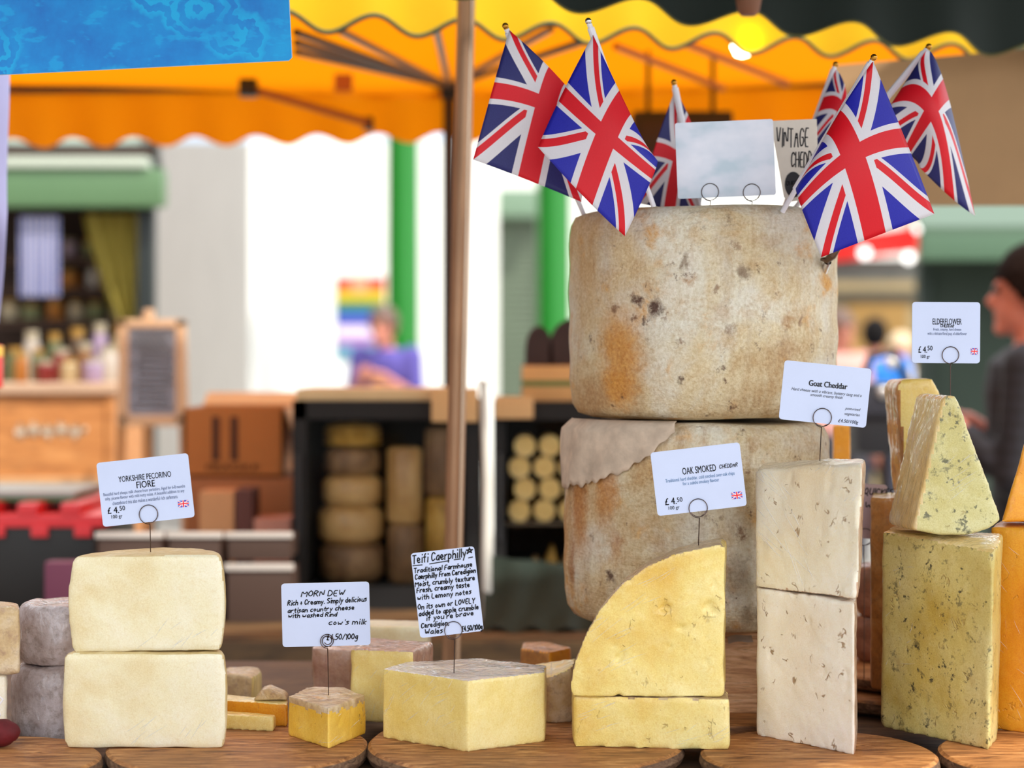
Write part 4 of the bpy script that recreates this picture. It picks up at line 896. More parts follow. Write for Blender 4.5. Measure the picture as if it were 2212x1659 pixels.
# lit bulb under the yellow canopy
def glow(name, c, e):
    N = Nodes(name); x = N.n('ShaderNodeEmission'); x.inputs[0].default_value = c; x.inputs[1].default_value = e; return N.done(x.outputs[0])
BULB = glow('lit_bulb', (1, .86, .55, 1), 9.0); BULBW = glow('lit_white_bulb', (1, .97, .92, 1), 2.0)
lb = thing('light_bulb', 'lit warm bulb hanging under the yellow canopy edge', 'bulb', P(1603, 102, 3.52))
bp = P(1603, 101, 3.52)
obj('glass_bulb', MB().lathe([(0, bp.z - .021), (.013, bp.z - .017), (.021, bp.z), (.016, bp.z + .016), (.010, bp.z + .028), (.010, bp.z + .034), (0, bp.z + .034)], (bp.x, bp.y), 24), BULB, lb)
obj('socket', MB().tube([bp + Vector((0, 0, .032)), bp + Vector((0, 0, .07))], .012, 12), BSTEEL, lb)
obj('cord', MB().tube([bp + Vector((0, 0, .07)), (bp.x, bp.y, 2.115)], .003, 6), BSTEEL, lb)
# black heater box, cardboard sheet, blue banner, lilac strip, poles
hx = thing('heater_box', 'black box hanging under the back of the yellow canopy', 'box', P(1475, 330, 4.65))
obj('casing', MB().box(P(1368, 335, 4.6), P(1572, 252, 4.72), bev=.01), plain('black_casing', S(16, 12, 10), .5), hx)
obj('grille', MB().box(P(1382, 325, 4.59), P(1556, 262, 4.602), bev=.003), plain('dark_grille', S(40, 22, 14), .6), hx)
for u in (1400, 1540): obj('hanger', MB().tube([P(u, 254, 4.66), Vector((P(u, 254, 4.66).x, 4.66, 2.2))], .006, 6), BSTEEL, hx)
KRAFT = plain('brown_cardboard', S(172, 136, 96), .8, 0, .05, 8)
cs = thing('cardboard_sheet', 'large brown cardboard sheet behind the right-hand flags', 'board', P(2050, 445, 3.45))
obj('sheet', MB().prism([P(1800, 142, 3.45), P(2330, 96, 3.45), P(2330, 444, 3.45), P(1800, 444, 3.45)], (0, .008, 0)), KRAFT, cs, smooth=0)
obj('hanging_cord', MB().tube([P(2150, 116, 3.45), Vector((P(2150, 116, 3.45).x, 3.42, 2.2))], .002, 6), BSTEEL, cs)
def blue_print():
    N = Nodes('blue_swirl_print'); v = N.obj()
    base = N.ramp(N.noise(9, 5, .65), (.3, S(14, 112, 206)), (.5, S(4, 142, 226)), (.72, S(0, 164, 236)))
    f = N.noise(3.4, 1, .5, v, 0); cell = N.vor(8.5, N.map(scale=(1, .001, 1.25)), 'F1')
    cell = N.math('ADD', cell, N.math('MULTIPLY', N.math('SUBTRACT', N.noise(13, 4, .65), .5), .55))
    ringf = N.math('SINE', N.math('MULTIPLY', N.math('ADD', cell, N.math('MULTIPLY', N.noise(40, 2, .5), .05)), 46.0))
    ring = N.math('MULTIPLY', N.step(ringf, .0, .25), N.step(cell, .46, .40))
    lay = N.math('MULTIPLY', ring, N.step(N.noise(6, 2), .38, .48))
    col = N.mix(N.math('MULTIPLY', lay, .75), base, S(6, 186, 246))
    blot = N.step(N.noise(26, 3, .6, N.map(scale=(1, 1, 2.2))), .56, .62)
    col = N.mix(N.math('MULTIPLY', blot, .5), col, S(6, 178, 244))
    return N.done(N.pr(col, .35, None, Specular_IOR_Level=.4))
bb_ = thing('blue_banner', 'bright blue printed board with pale swirls hanging in the foreground', 'sign', P(300, 160, 2.3))
obj('printed_face', MB().prism([P(-160, 169, 2.3), P(624, 130, 2.3), P(630, 124, 2.3), P(621, -60, 2.3), P(610, -240, 2.3), P(-160, -200, 2.3)], (0, .003, 0)), blue_print(), bb_, smooth=0)
obj('board_edge', MB().tube([P(-160, 169, 2.302), P(624, 130, 2.302), P(630, 124, 2.302), P(621, -60, 2.302)], .0011, 6), plain('pale_edge', S(190, 206, 226), .6), bb_)
for u in (60, 560): obj('hanging_cord', MB().tube([P(u, -200, 2.301), Vector((P(u, -200, 2.3).x, 2.301, 2.27))], .002, 6), M['string'], bb_)
lc = thing('lilac_cloth', 'pale lilac hanging cloth strip below the blue board', 'cloth', P(-20, 690, 2.9))
obj('cloth_strip', MB().grid(lambda s, t: P(-150 + s * (168 + 3 * math.sin(t * 9)) - (s * 22 * max(0, t - .62) / .38 if t > .62 else 0), 60 + t * 640, 2.9 + .02 * math.sin(s * 14)), 16, 16), cloth('lilac_canvas', S(176, 178, 222), .3), lc, smooth=80)
tp = thing('canopy_pole', 'bronze-brown steel tent pole crossing the whole scene, slightly leaning', 'pole', (P(962, 0, 3.05).x, 3.05, 0))
pt, pb_ = P(1008, -40, 3.05), P(974, 1440, 3.05); dr = (pt - pb_) / (pt.z - pb_.z); low = pb_ + dr * (0.0 - pb_.z); mid = P(990, 700, 3.05)
obj('outer_tube', MB().tube([low, low + dr * 1.0, pt, pt + dr * .22], [.0148, .0148, .0152, .0152], 20), STEEL, tp)
obj('corner_seam', MB().tube([low + Vector((.009, -.0125, 0)), pt + Vector((.009, -.0125, 0))], .0022, 6), plain('pale_steel', S(206, 184, 160), .25, .8), tp)
obj('foot_plate', MB().box((low.x - .06, low.y - .06, 0), (low.x + .06, low.y + .06, .008), bev=.003), BSTEEL, tp)
wp_ = thing('white_pipe', 'white plastic pipe standing between the two black cabinets', 'pipe', (P(1050, 0, 3.86).x, 3.86, 0))
obj('pipe_body', MB().tube([P(1044, 830, 3.86), P(1049, 960, 3.86), P(1053, 1040, 3.86), P(1051, 1190, 3.86), P(1051, 1335, 3.86)], [.008, .008, .0105, .0105, .0105], 14), plain('white_pvc', S(216, 214, 204), .4), wp_)
obj('end_cap', MB().tube([P(1044, 832, 3.86), P(1044, 822, 3.86)], .012, 14), plain('white_cap', S(230, 228, 220), .4), wp_)
# ------------------------------------------------------------------ the back bench and what stands on it
ZC = .88
be = thing('back_bench', 'brown wooden bench carrying the black cabinets and cartons', 'bench', (-.3, 4.1, 0))
BW = wood('bench_wood', S(62, 44, 26), S(92, 68, 40), S(122, 94, 58), .6, (1.2, 10, 10), .7)
obj('bench_top', MB().box((-1.6, 3.62, ZC - .04), (.75, 4.75, ZC), bev=.004), BW, be)
obj('front_board', MB().box((-1.6, 3.60, .62), (.75, 3.62, ZC - .005), bev=.003), BW, be)
obj('skirt', MB().box((-1.6, 3.64, .05), (.75, 3.66, .62)), plain('dark_skirt', S(30, 24, 20), .9), be)
for x in (-1.5, .65):
    for y in (3.7, 4.65): obj('leg', MB().box((x - .03, y - .03, 0), (x + .03, y + .03, ZC - .04)), BW, be)
BLK = plain('black_enamel', S(12, 11, 11), .75); INS = plain('dark_interior', S(22, 17, 12), .9); SHELF = plain('wire_shelf_grey', S(110, 96, 78), .4, .5)
def glass_mat():
    N = Nodes('clear_glass'); g = N.n('ShaderNodeBsdfGlossy'); g.inputs['Roughness'].default_value = .03; t = N.n('ShaderNodeBsdfTransparent')
    f = N.n('ShaderNodeFresnel'); f.inputs[0].default_value = 1.18; m = N.n('ShaderNodeMixShader'); N.put(m.inputs[0], f.outputs[0]); N.put(m.inputs[1], t.outputs[0]); N.put(m.inputs[2], g.outputs[0]); return N.done(m.outputs[0])
GLASS = glass_mat()
def cabinet(label, u0, u1, v0, Y, depth, shelves, il):
    a, b = P(u0, v0, Y), P(u1, v0, Y); z1 = a.z; t = thing('display_fridge', label, 'fridge', ((a.x + b.x) / 2, Y + depth / 2, ZC), 'black glass-door fridges')
    wl = .034 if il is None else il
    mb = MB()
    for lo_, hi_ in (((a.x, Y, ZC), (a.x + wl, Y + depth, z1)), ((b.x - wl, Y, ZC), (b.x, Y + depth, z1)), ((a.x, Y, z1 - .04), (b.x, Y + depth, z1)), ((a.x, Y, ZC), (b.x, Y + depth, ZC + .05))): mb.box(lo_, hi_)
    obj('casing', mb, BLK, t, smooth=0)
    obj('back_panel', MB().box((a.x + wl, Y + depth - .02, ZC + .05), (b.x - wl, Y + depth - .005, z1 - .04)), INS, t, smooth=0)
    dg_ = obj('door_glass', MB().box((a.x + wl + .003, Y + .004, ZC + .053), (b.x - wl - .003, Y + .008, z1 - .043)), GLASS, t, smooth=0)
    obj('door_handle', MB().tube([(a.x + .014, Y - .012, ZC + .15), (a.x + .014, Y - .012, ZC + .34)], .005, 8), plain('grey_handle', S(60, 60, 62), .3, .6), dg_)
    for v in shelves:
        zz = P(0, v, Y + depth * .3).z
        obj('shelf', MB().box((a.x + wl, Y + .02, zz - .006), (b.x - wl, Y + depth - .02, zz)), SHELF, t, smooth=0)
    return t
cabinet('black glass-door fridge holding cheese wheels, left of the pole', 632, 1036, 866, 4.02, .40, (), .03)
cabinet('black glass-door fridge holding small log cheeses, beside the cheddar stack', 1066, 1440, 868, 4.04, .40, (1120,), .026)
tb2 = thing('wooden_tray', 'long pale wooden board lying on top of the fridge with the wheels', 'board', P(800, 860, 4.2))
fz = P(0, 866, 4.02).z
obj('tray_board', MB().box((P(640, 0, 4.03).x, 4.03, fz), (P(968, 0, 4.03).x, 4.36, fz + .026), bev=.004), plain('pale_pine', S(204, 180, 136), .7, 0, .08, 9), tb2)
wm = [cheese('wheel_tan', S(178, 140, 84), S(138, 100, 54), S(206, 172, 116)), rind('wheel_brown', S(120, 88, 54), S(84, 60, 36), S(160, 126, 84), S(70, 46, 26)), rind('wheel_gold', S(176, 134, 50), S(128, 90, 28), S(210, 174, 92), S(96, 66, 26))]
def inwheel(u0, u1, v0, v1, Y, mi, label, lean=0.0, name='round_cheese', cat='cheese', group='cheeses inside the fridge by the pole'):
    a, b = P(u0, v0, Y), P(u1, v1, Y); R = (b.x - a.x) / 2; cx = (a.x + b.x) / 2; h = a.z - b.z; e = min(R, h) * .22
    t = thing(name, label, cat, (cx, Y + R, b.z), group)
    obj('rind', MB().lathe([(0, b.z), (R - e, b.z), (R, b.z + e), (R, a.z - e), (R - e, a.z), (0, a.z)], (cx, Y + R), 24), wm[mi], t, smooth=60)
    return t
fl_ = ZC + .0505
v_ = lambda z, Y: VH - (z - CZ) / Y * F
Yw = 4.06
for (u0, u1, za, zb, mi, lb) in ((682, 828, 0, .086, 1, 'tan wheel at the very bottom of the tall fridge stack'), (680, 826, .0865, .168, 0, 'pale tan wheel second from the bottom of the tall fridge stack'),
     (690, 822, .1685, .236, 0, 'pale wheel third from the bottom of the tall fridge stack'), (696, 816, .2365, .298, 1, 'brown wheel fourth from the bottom of the tall fridge stack'),
     (836, 912, 0, .13, 1, 'brown drum low in the middle of the fridge'), (834, 910, .1305, .30, 0, 'tall pale drum in the middle of the fridge'),
     (918, 998, 0, .19, 2, 'golden drum low behind the pole'), (916, 996, .1905, .345, 1, 'big dark drum on top behind the pole')):
    inwheel(u0, u1, v_(fl_ + zb, Yw), v_(fl_ + za, Yw), Yw, mi, lb)
gw = thing('ridged_cheese', 'ridged golden basket-marked cheese topping the tall stack in the fridge', 'cheese', P(752, v_(fl_ + .2985, Yw), Yw + .05), 'cheeses inside the fridge by the pole')
gz = fl_ + .2985
obj('rind', MB().lathe([(0, gz)] + [(.062 + .004 * math.sin(k * 2.1), gz + .005 + k * .0045) for k in range(10)] + [(.04, gz + .056), (0, gz + .062)], (P(756, 0, Yw).x, Yw + .067), 28), wm[2], gw, smooth=60)
lg = cheese('log_face', S(222, 186, 110), S(196, 146, 60), S(236, 210, 150))
sf2 = P(0, 1120, 4.04 + .12).z; rl = .0235; k0 = P(1122, 0, 4.08).x
cells = [(c_, r_) for r_ in range(4) for c_ in range(4)]
for c_, r_ in cells:
    x = k0 + c_ * .0555 + (.012 if r_ % 2 else 0); z_ = sf2 + rl + .0005 + r_ * .0475
    t = thing('log_cheese', 'small log cheese stacked end-on in the fridge beside the cheddar stack', 'cheese', (x, 4.1, z_ - rl), 'log cheeses stacked end-on in the fridge')
    obj('log', MB().tube([(x, 4.07 + .006 * ((c_ * 5 + r_ * 3) % 3), z_), (x, 4.20, z_)], rl, 18), lg, t, smooth=60)
for i, (u, s_) in enumerate(((1150, .035), (1186, .05), (1222, .04))):
    p = P(u, 0, 4.12); z_ = ZC + .053
    make_cheese('cut_wedge', 'small cut wedge low in the fridge beside the cheddar stack', MB().prism([Vector((p.x - .03, 4.1, z_)), Vector((p.x + .03, 4.1, z_)), Vector((p.x + .008, 4.1, z_ + s_ * 1.6))], (0, .08, 0)), wm[0] if i != 1 else wm[2], group='cut wedges low in the fridge', voxel=.006, seed=40 + i)
LIGHTBOX = plain('light_cardboard', S(206, 168, 118), .8, 0, .06, 10)
def carton(name, label, u0, u1, v0, Y, depth, mat, zb, group=None, flaps=False, band=None):
    a, b = P(u0, v0, Y), P(u1, v0, Y); t = thing(name, label, 'box', ((a.x + b.x) / 2, Y + depth / 2, zb), group)
    if not flaps: obj('box_body', MB().box((a.x, Y, zb), (b.x, Y + depth, a.z), bev=.003), mat, t)
    if band: obj('printed_band', MB().box((a.x - .0006, Y - .0006, zb + (a.z - zb) * .42), (b.x + .0006, Y + depth + .0006, zb + (a.z - zb) * .58)), band, t, smooth=0)
    return t, a, b
fz2 = P(0, 868, 4.04).z
carton('small_carton', 'small tan carton on the fridge top directly behind the pole', 932, 1032, v_(fz + .028, 4.0), 4.0, .018, LIGHTBOX, fz - .045)
carton('small_carton', 'small tan carton on the fridge front between white pipe and cheddar', 1068, 1152, v_(fz2 + .012, 4.01), 4.01, .028, LIGHTBOX, fz2 - .036)
carton('wooden_crate', 'shallow wooden crate with green stripe on top of the log-cheese fridge', 1128, 1300, 790, 4.08, .25, plain('crate_pine', S(206, 162, 104), .7, 0, .08, 8), fz2 + .0005, band=plain('green_stripe', S(86, 110, 50), .6))
br_ = thing('dark_loaves', 'dark double-humped loaf shape rising above the wooden crate', 'bread', P(1185, 790, 4.12))
zc_ = P(0, 790, 4.08).z + .0005
def hump(x0, w_, h_):
    return [Vector((x0 + w_ * (.5 - .5 * math.cos(math.pi * k / 14)) , 4.12, zc_ + h_ * math.sin(math.pi * k / 14) ** .55)) for k in range(15)]
x1_ = P(1134, 0, 4.12).x
DARKB = plain('dark_crust', S(44, 24, 20), .6, 0, .3, 20)
obj('loaf', MB().prism(hump(x1_, .062, .088), (0, .1, 0)), DARKB, br_)
obj('loaf', MB().prism(hump(x1_ + .054, .11, .105), (0, .1, 0)), DARKB, br_)
tg = thing('green_tarpaulin', 'dark green tarpaulin draped below the log-cheese fridge', 'tarpaulin', P(1150, 1330, 3.8))
obj('sheet', MB().grid(lambda s, t: Vector((P(1045 + 330 * s, 0, 3.9).x, 3.98 - .30 * t + .012 * math.sin(s * 23), ZC + .006 + (.115 - .03 * s) * (1 - t) ** 1.3 + .006 * math.sin(s * 30 + t * 5) * t)), 30, 12), cloth('tarpaulin_green', S(16, 36, 28), .05), tg, smooth=80)
# cartons and crates at the left end of the bench
cb, a, b = carton('cardboard_box', 'large brown cardboard box with two black up-bars and open flaps', 396, 612, 882, 4.35, .28, KRAFT, P(0, 1030, 4.35).z, flaps=True)
BOX = plain('orange_cardboard', S(176, 112, 54), .8, 0, .06, 9); th = .005; z0 = P(0, 1030, 4.35).z; mb = MB()
for lo_, hi_ in (((a.x, 4.35, z0), (b.x, 4.35 + th, a.z)), ((a.x, 4.63, z0), (b.x, 4.63 + th, a.z)), ((a.x, 4.35, z0), (a.x + th, 4.635, a.z)), ((b.x - th, 4.35, z0), (b.x, 4.635, a.z)), ((a.x, 4.35, z0), (b.x, 4.635, z0 + th))): mb.box(lo_, hi_)
obj('box_body', mb, BOX, cb, smooth=0)
obj('flap', MB().prism([Vector((a.x, 4.63, a.z)), Vector((b.x, 4.63, a.z)), Vector((b.x, 4.70, a.z + .028)), Vector((a.x, 4.70, a.z + .028))], (0, 0, .004)), LIGHTBOX, cb, smooth=0)
obj('flap', MB().prism([Vector((b.x, 4.355, a.z)), Vector((b.x, 4.63, a.z)), Vector((b.x + .04, 4.63, a.z - .10)), Vector((b.x + .04, 4.355, a.z - .10))], (.004, 0, 0)), LIGHTBOX, cb, smooth=0)
for u in (458, 498): obj('up_bar', MB().box((P(u, 0, 4.349).x, 4.3485, P(0, 995, 4.35).z), (P(u + 16, 0, 4.349).x, 4.35, P(0, 900, 4.35).z)), plain('black_print', S(70, 38, 22), .8), cb, smooth=0)
vs, fs, (x0, x1, y0, y1) = type_set('FRAGILE', .02)
c0, c1 = P(446, 1016, 4.3484), P(560, 1002, 4.3484)
obj('fragile_lettering', MB().add([(c0.x + (x - x0) / (x1 - x0) * (c1.x - c0.x), 4.3484, c0.z + (y - y0) / (y1 - y0) * (c1.z - c0.z)) for x, y in vs], fs), plain('brown_print', S(84, 46, 26), .8), cb, smooth=0, fix=False)
carton('cardboard_box', 'plain brown box directly underneath the open cardboard box', 400, 632, 1033, 4.33, .30, plain('box_brown', S(164, 104, 62), .8, 0, .06, 9), ZC)
carton('book_carton', 'narrow tan carton standing in front of the plain brown box', 430, 505, 1062, 4.1, .12, plain('tan_carton', S(196, 142, 96), .8, 0, .08, 12), ZC)
carton('book_carton', 'dark red-brown narrow carton near the box stack edge', 508, 545, 1058, 4.1, .12, plain('maroon_carton', S(92, 48, 38), .7, 0, .1, 12), ZC)
carton('book_carton', 'pale pinkish carton near the black fridge', 548, 628, 1120, 4.1, .12, plain('pink_carton', S(190, 130, 110), .7, 0, .08, 12), ZC)
WH = plain('white_foam', S(190, 182, 174), .6); DT = plain('dark_tray', S(70, 50, 40), .7)
def tray(label, u0, u1, v0, v1, Y, zb):
    a, b = P(u0, v0, Y), P(u1, v1, Y); t = thing('lidded_tray', label, 'tray', ((a.x + b.x) / 2, Y + .08, zb), 'brown trays with white lids')
    obj('tray_body', MB().box((a.x + .006, Y + .004, zb), (b.x - .006, Y + .15, b.z), bev=.003), DT, t); obj('lid', MB().box((a.x, Y, b.z), (b.x, Y + .012, a.z), bev=.002), WH, t)
tray('brown tray with white lid behind the pecorino card, longest of the pair', 205, 352, 1150, 1163, 3.78, ZC)
tray('brown tray with white lid beside the black fridge, upper', 358, 480, 1150, 1163, 3.80, ZC)
tray('brown tray with white lid just in front of the black fridge edge', 485, 632, 1150, 1163, 3.82, ZC + .13)
tray('brown tray with white lid lowest in front of the black fridge', 484, 634, 1218, 1233, 3.82, ZC)
ct, a, b = carton('lidded_crate', 'black plastic crate with red toothed lid', -80, 205, 1140, 3.95, .42, plain('black_plastic_crate', S(24, 22, 20), .5), ZC)
RED = plain('red_plastic', S(214, 48, 54), .4)
zr = P(0, 1112, 3.95).z; zl = P(0, 1140, 3.95).z + .0005
mb = MB().box((a.x - .004, 3.945, zl), (b.x + .02, 4.38, zr), bev=.004)
for k in range(3):
    x = a.x + .025 + k * .092; mb.box((x, 3.943, zr - .002), (x + .042, 4.36, zr + .024), bev=.003); mb.box((x + .03, 3.94, zl - .02), (x + .066, 3.955, zl + .004), bev=.002)
obj('toothed_lid', mb, RED, ct)
tr_, a, b = carton('green_tray', 'shallow green plastic tray on the red crate lid', -80, 158, 1062, 4.02, .26, plain('green_plastic', S(50, 128, 74), .4), zr + .0245)
obj('rim', MB().box((a.x - .005, 4.015, a.z - .012), (b.x + .005, 4.285, a.z + .001), bev=.003), plain('grey_rim', S(150, 156, 150), .5), tr_)
carton('plum_box', 'dark plum-coloured box with paler top behind the pecorino', 96, 200, 1215, 3.72, .05, plain('plum_card', S(84, 30, 54), .6), ZC)

# ------------------------------------------------------------------ the wooden-fronted stall on the far left
Yl = 5.6
wc = thing('wooden_counter', 'honey-coloured wooden counter with white lettering across its front', 'counter', (P(60, 0, Yl).x, Yl + .3, 0))
HON = wood('honey_wood', S(160, 98, 46), S(182, 118, 58), S(196, 134, 74), .7, (1, 6, 6), .6)
a, b = P(-220, 836, Yl), P(238, 836, Yl)
obj('front_panel', MB().box((a.x, Yl, .1), (b.x, Yl + .03, a.z - .02), bev=.004), HON, wc)
obj('side_panel', MB().box((b.x - .03, Yl + .03, .1), (b.x, Yl + .62, a.z - .02), bev=.004), HON, wc)
obj('counter_top', MB().box((a.x - .01, Yl - .02, a.z - .02), (b.x + .02, Yl + .65, a.z + .012), bev=.005), plain('pale_counter_top', S(188, 156, 128), .6, 0, .05, 8), wc)
obj('plinth', MB().box((a.x, Yl + .02, 0), (b.x, Yl + .6, .1)), DT, wc, smooth=0)
obj('corner_post', MB().box((b.x - .012, Yl - .008, .1), (b.x + .012, Yl + .02, a.z - .02), bev=.004), HON, wc)
obj('lower_rail', MB().box((a.x, Yl - .012, P(0, 1040, Yl).z - .02), (b.x + .005, Yl, P(0, 1040, Yl).z + .012), bev=.003), plain('pale_rail', S(190, 152, 108), .6), wc)
mb = MB(); rnd = random.Random(3); pts = []
for k in range(86): pts.append((36 + k * 1.75, 930 + 16 * math.sin(k * 1.15) * (.55 + .45 * math.sin(k * .37)) + 3 * math.sin(k * .2)))
ribbon(mb, [(u, -v) for u, v in pts], 5.5, lambda x, y: P(x, -y, Yl - .003))
obj('lettering', mb, plain('white_paint', S(244, 226, 200), .6), wc, smooth=0, fix=False)
al = thing('chalkboard_easel', 'wood-framed chalkboard on an easel beside the honey-coloured counter', 'chalkboard', (P(328, 0, 5.3).x, 5.3, 0))
EAS = plain('pale_easel_wood', S(210, 172, 134), .6, 0, .06, 10); Ye = 5.3
fr = MB()
for u0, v0, u1, v1 in ((256, 690, 278, 916), (380, 690, 402, 916), (256, 690, 402, 708), (258, 896, 400, 920)): fr.box(Vector((P(u0, 0, Ye).x, Ye - .012, P(0, v1, Ye).z)), Vector((P(u1, 0, Ye).x, Ye + .012, P(0, v0, Ye).z)), bev=.004)
obj('frame', fr, EAS, al)
obj('slate', MB().box((P(276, 0, Ye).x, Ye - .002, P(0, 898, Ye).z), (P(382, 0, Ye).x, Ye + .006, P(0, 706, Ye).z)), plain('slate_board', S(138, 146, 164), .8, 0, .3, 14), al, smooth=0)
mb = MB(); rnd = random.Random(9)
for row in range(13):
    v = 724 + row * 13; amp = 5.5 if row < 4 else 3; u = 284 + rnd.uniform(0, 14); e = 376 - rnd.uniform(0, 12)
    pts = []
    while u < e:
        pts.append((u, -v + amp * math.sin(u * (.55 if row < 4 else .9) + row))); u += 1.5
    ribbon(mb, pts, 5.0 if row < 4 else 4.2, lambda x, y: P(x, -y, Ye - .0035))
obj('chalk_writing', mb, plain('chalk', S(206, 210, 218), .9), al, smooth=0, fix=False)
for u0, u1 in ((268, 238), (318, 320), (392, 420)):
    tp0 = P(u0, 700 if u0 != 318 else 680, Ye + .02); bt = P(u1, 0, Ye + (.35 if u0 == 318 else .05)); bt.z = 0
    obj('leg', MB().tube([tp0, bt], .014, 8), plain('easel_leg_wood', S(186, 128, 74), .6), al)
obj('top_clip', MB().box((P(312, 0, Ye).x, Ye - .01, P(0, 692, Ye).z), (P(330, 0, Ye).x, Ye + .03, P(0, 668, Ye).z), bev=.003), EAS, al)
# the stall house behind it
Yh = 7.6; X0, X1 = P(-260, 0, Yh).x, P(345, 0, Yh).x; DK = plain('dark_stall_wood', S(54, 38, 30), .8, 0, .2, 6)
st = thing('stall_kiosk', 'dark open stall with sage green fascia board and shelves', 'stall', ((X0 + X1) / 2, Yh + .7, 0))
X2 = X1 * (Yh + 1.46) / Yh - .03
obj('back_wall', MB().box((X0, Yh + 1.4, 0), (X2, Yh + 1.46, 2.3)), DK, st, smooth=0)
obj('side_wall', MB().prism([Vector((X1 - .07, Yh + .05, 0)), Vector((X1 - .03, Yh + .05, 0)), Vector((X2, Yh + 1.46, 0)), Vector((X2 - .04, Yh + 1.46, 0))], (0, 0, 2.25)), DK, st, smooth=0)
obj('roof', MB().prism([Vector((X0, Yh - .02, 2.26)), Vector((X1 - .01, Yh - .02, 2.26)), Vector((X2, Yh + 1.5, 2.26)), Vector((X0, Yh + 1.5, 2.26))], (0, 0, .05)), DK, st, smooth=0)
obj('corner_post', MB().box((X1 - .09, Yh - .02, 0), (X1 - .02, Yh + .05, 2.25), bev=.006), plain('black_green_post', S(20, 28, 26), .5), st)
obj('fascia_board', MB().box((X0, Yh - .12, P(0, 452, Yh).z), (P(366, 0, Yh).x, Yh - .02, P(0, 368, Yh).z), bev=.03), plain('fascia_green', S(84, 116, 78), .45, 0, .05, 4), st)
obj('fascia_ledge', MB().box((X0, Yh - .14, P(0, 368, Yh).z), (P(330, 0, Yh).x, Yh, P(0, 346, Yh).z), bev=.006), plain('pale_ledge', S(176, 184, 168), .6), st)
obj('upper_beam', MB().prism([P(-200, 320, Yh), P(345, 350, Yh), P(345, 362, Yh), P(-200, 338, Yh)], (0, .08, 0)), plain('black_beam', S(22, 20, 18), .6), st, smooth=0)
ga_ = MB().prism([P(-200, 250, Yh + .1), P(338, 250, Yh + .1), P(338, 352, Yh + .1), P(-200, 330, Yh + .1)], (0, .03, 0))
obj('upper_panel', ga_, plain('pale_green_panel', S(186, 204, 190), .4), st, smooth=0)
obj('upper_post', MB().box((P(318, 0, Yh).x, Yh + .02, P(0, 360, Yh).z), (P(338, 0, Yh).x, Yh + .1, P(0, 240, Yh).z)), plain('black_mullion', S(30, 40, 34), .5), st, smooth=0)
JC = [S(170, 150, 112), S(110, 26, 24), S(150, 92, 30), S(170, 160, 148), S(70, 52, 36), S(120, 80, 42), S(84, 94, 60), S(150, 130, 156)]
JM = [plain('jar_colour', c, .35) for c in JC]; LID = plain('jar_lid', S(170, 160, 136), .35, .3); LIDG = plain('gold_jar_lid', S(180, 140, 70), .3, .6)
JB = [plain('shelf_jar_brightened', c, .35) for c in (S(226, 212, 176), S(176, 44, 40), S(216, 140, 56), S(230, 224, 212), S(150, 116, 80), S(186, 132, 74), S(150, 160, 110), S(210, 190, 214))]  # jar colours again, brightened to offset the shade under the stall roof
def jar(x, y, z, r, h, k, label, group):
    t = thing('jar', label, 'jar', (x, y, z), group)
    gb_ = obj('glass_body', MB().lathe([(0, z), (r * .9, z), (r, z + h * .08), (r, z + h * .72), (r * .8, z + h * .82), (0, z + h * .82)], (x, y), 16), (JB if 'shelf' in label else JM)[k % 8], t)
    obj('lid', MB().lathe([(0, z + h * .82), (r * .84, z + h * .82), (r * .84, z + h), (0, z + h)], (x, y), 16), LID if k % 2 else LIDG, gb_)
rnd = random.Random(12); SH = plain('brown_shelf', S(74, 50, 36), .7)
CN = ['cream', 'dark red', 'amber', 'white', 'brown', 'tan', 'olive green', 'lilac']
for row, vv in enumerate((560, 625, 692)):
    zz = P(0, vv, 8.6).z; obj('shelf', MB().box((X0 + .02, 8.42, zz - .03), (P(282, 0, 8.6).x, 8.8, zz)), SH, st, smooth=0)
    x = P(150 if row < 2 else 20, 0, 8.5).x; 
    while x < P(262, 0, 8.5).x:
        k = rnd.randrange(8); r = rnd.uniform(.03, .045); h = rnd.uniform(.07, .10)
        jar(x, 8.52, zz + .0005, r, h, k, f'{CN[k]} jar on the {("top", "middle", "lowest")[row]} shelf inside the dark stall', f'{CN[k]} jars on the {("top", "middle", "lowest")[row]} stall shelf'); x += r * 2 + rnd.uniform(.012, .03)
ct_z = P(0, 836, Yl).z + .0125; x = P(-30, 0, Yl).x
while x < P(228, 0, Yl).x:
    for rowy in (0, 1, 2):
        k = rnd.randrange(8); r = rnd.uniform(.022, .032); h = rnd.uniform(.06, .10) + rowy * .045
        jar(x + .012 * rowy, Yl + .12 + rowy * .16, ct_z, r, h, k, f'{CN[k]} jar in the {("front", "middle", "rear")[rowy]} row on the honey-coloured counter', f'{CN[k]} jars in the {("front", "middle", "rear")[rowy]} counter row')
    x += .074
def towel(label, u0, u1, v0, v1, Y, stripes, mat_a, mat_b):
    t = thing('striped_towel', label, 'towel', P((u0 + u1) / 2, v0, Y), 'towels hanging in the dark stall')
    obj('cloth', MB().grid(lambda s, q: P(u0 + (u1 - u0) * s, v0 + (v1 - v0) * q, Y + .015 * math.sin(s * 19) * q), 24, 8), mat_a, t, smooth=80)
    return t
def striped(name, a, b, sc, dirn='X'):
    N = Nodes(name); f = N.wave(sc, .4, 1, None, dirn); return N.done(N.pr(N.ramp(f, (.42, a), (.55, b)), .8))
towel('blue and white striped towel hanging in the dark stall', 42, 128, 468, 640, 7.55, 1, striped('blue_stripe', S(58, 74, 140), S(176, 172, 184), 13), None)
cu = thing('olive_curtain', 'olive green curtain gathered to the side of the dark stall', 'curtain', P(250, 700, 7.7))
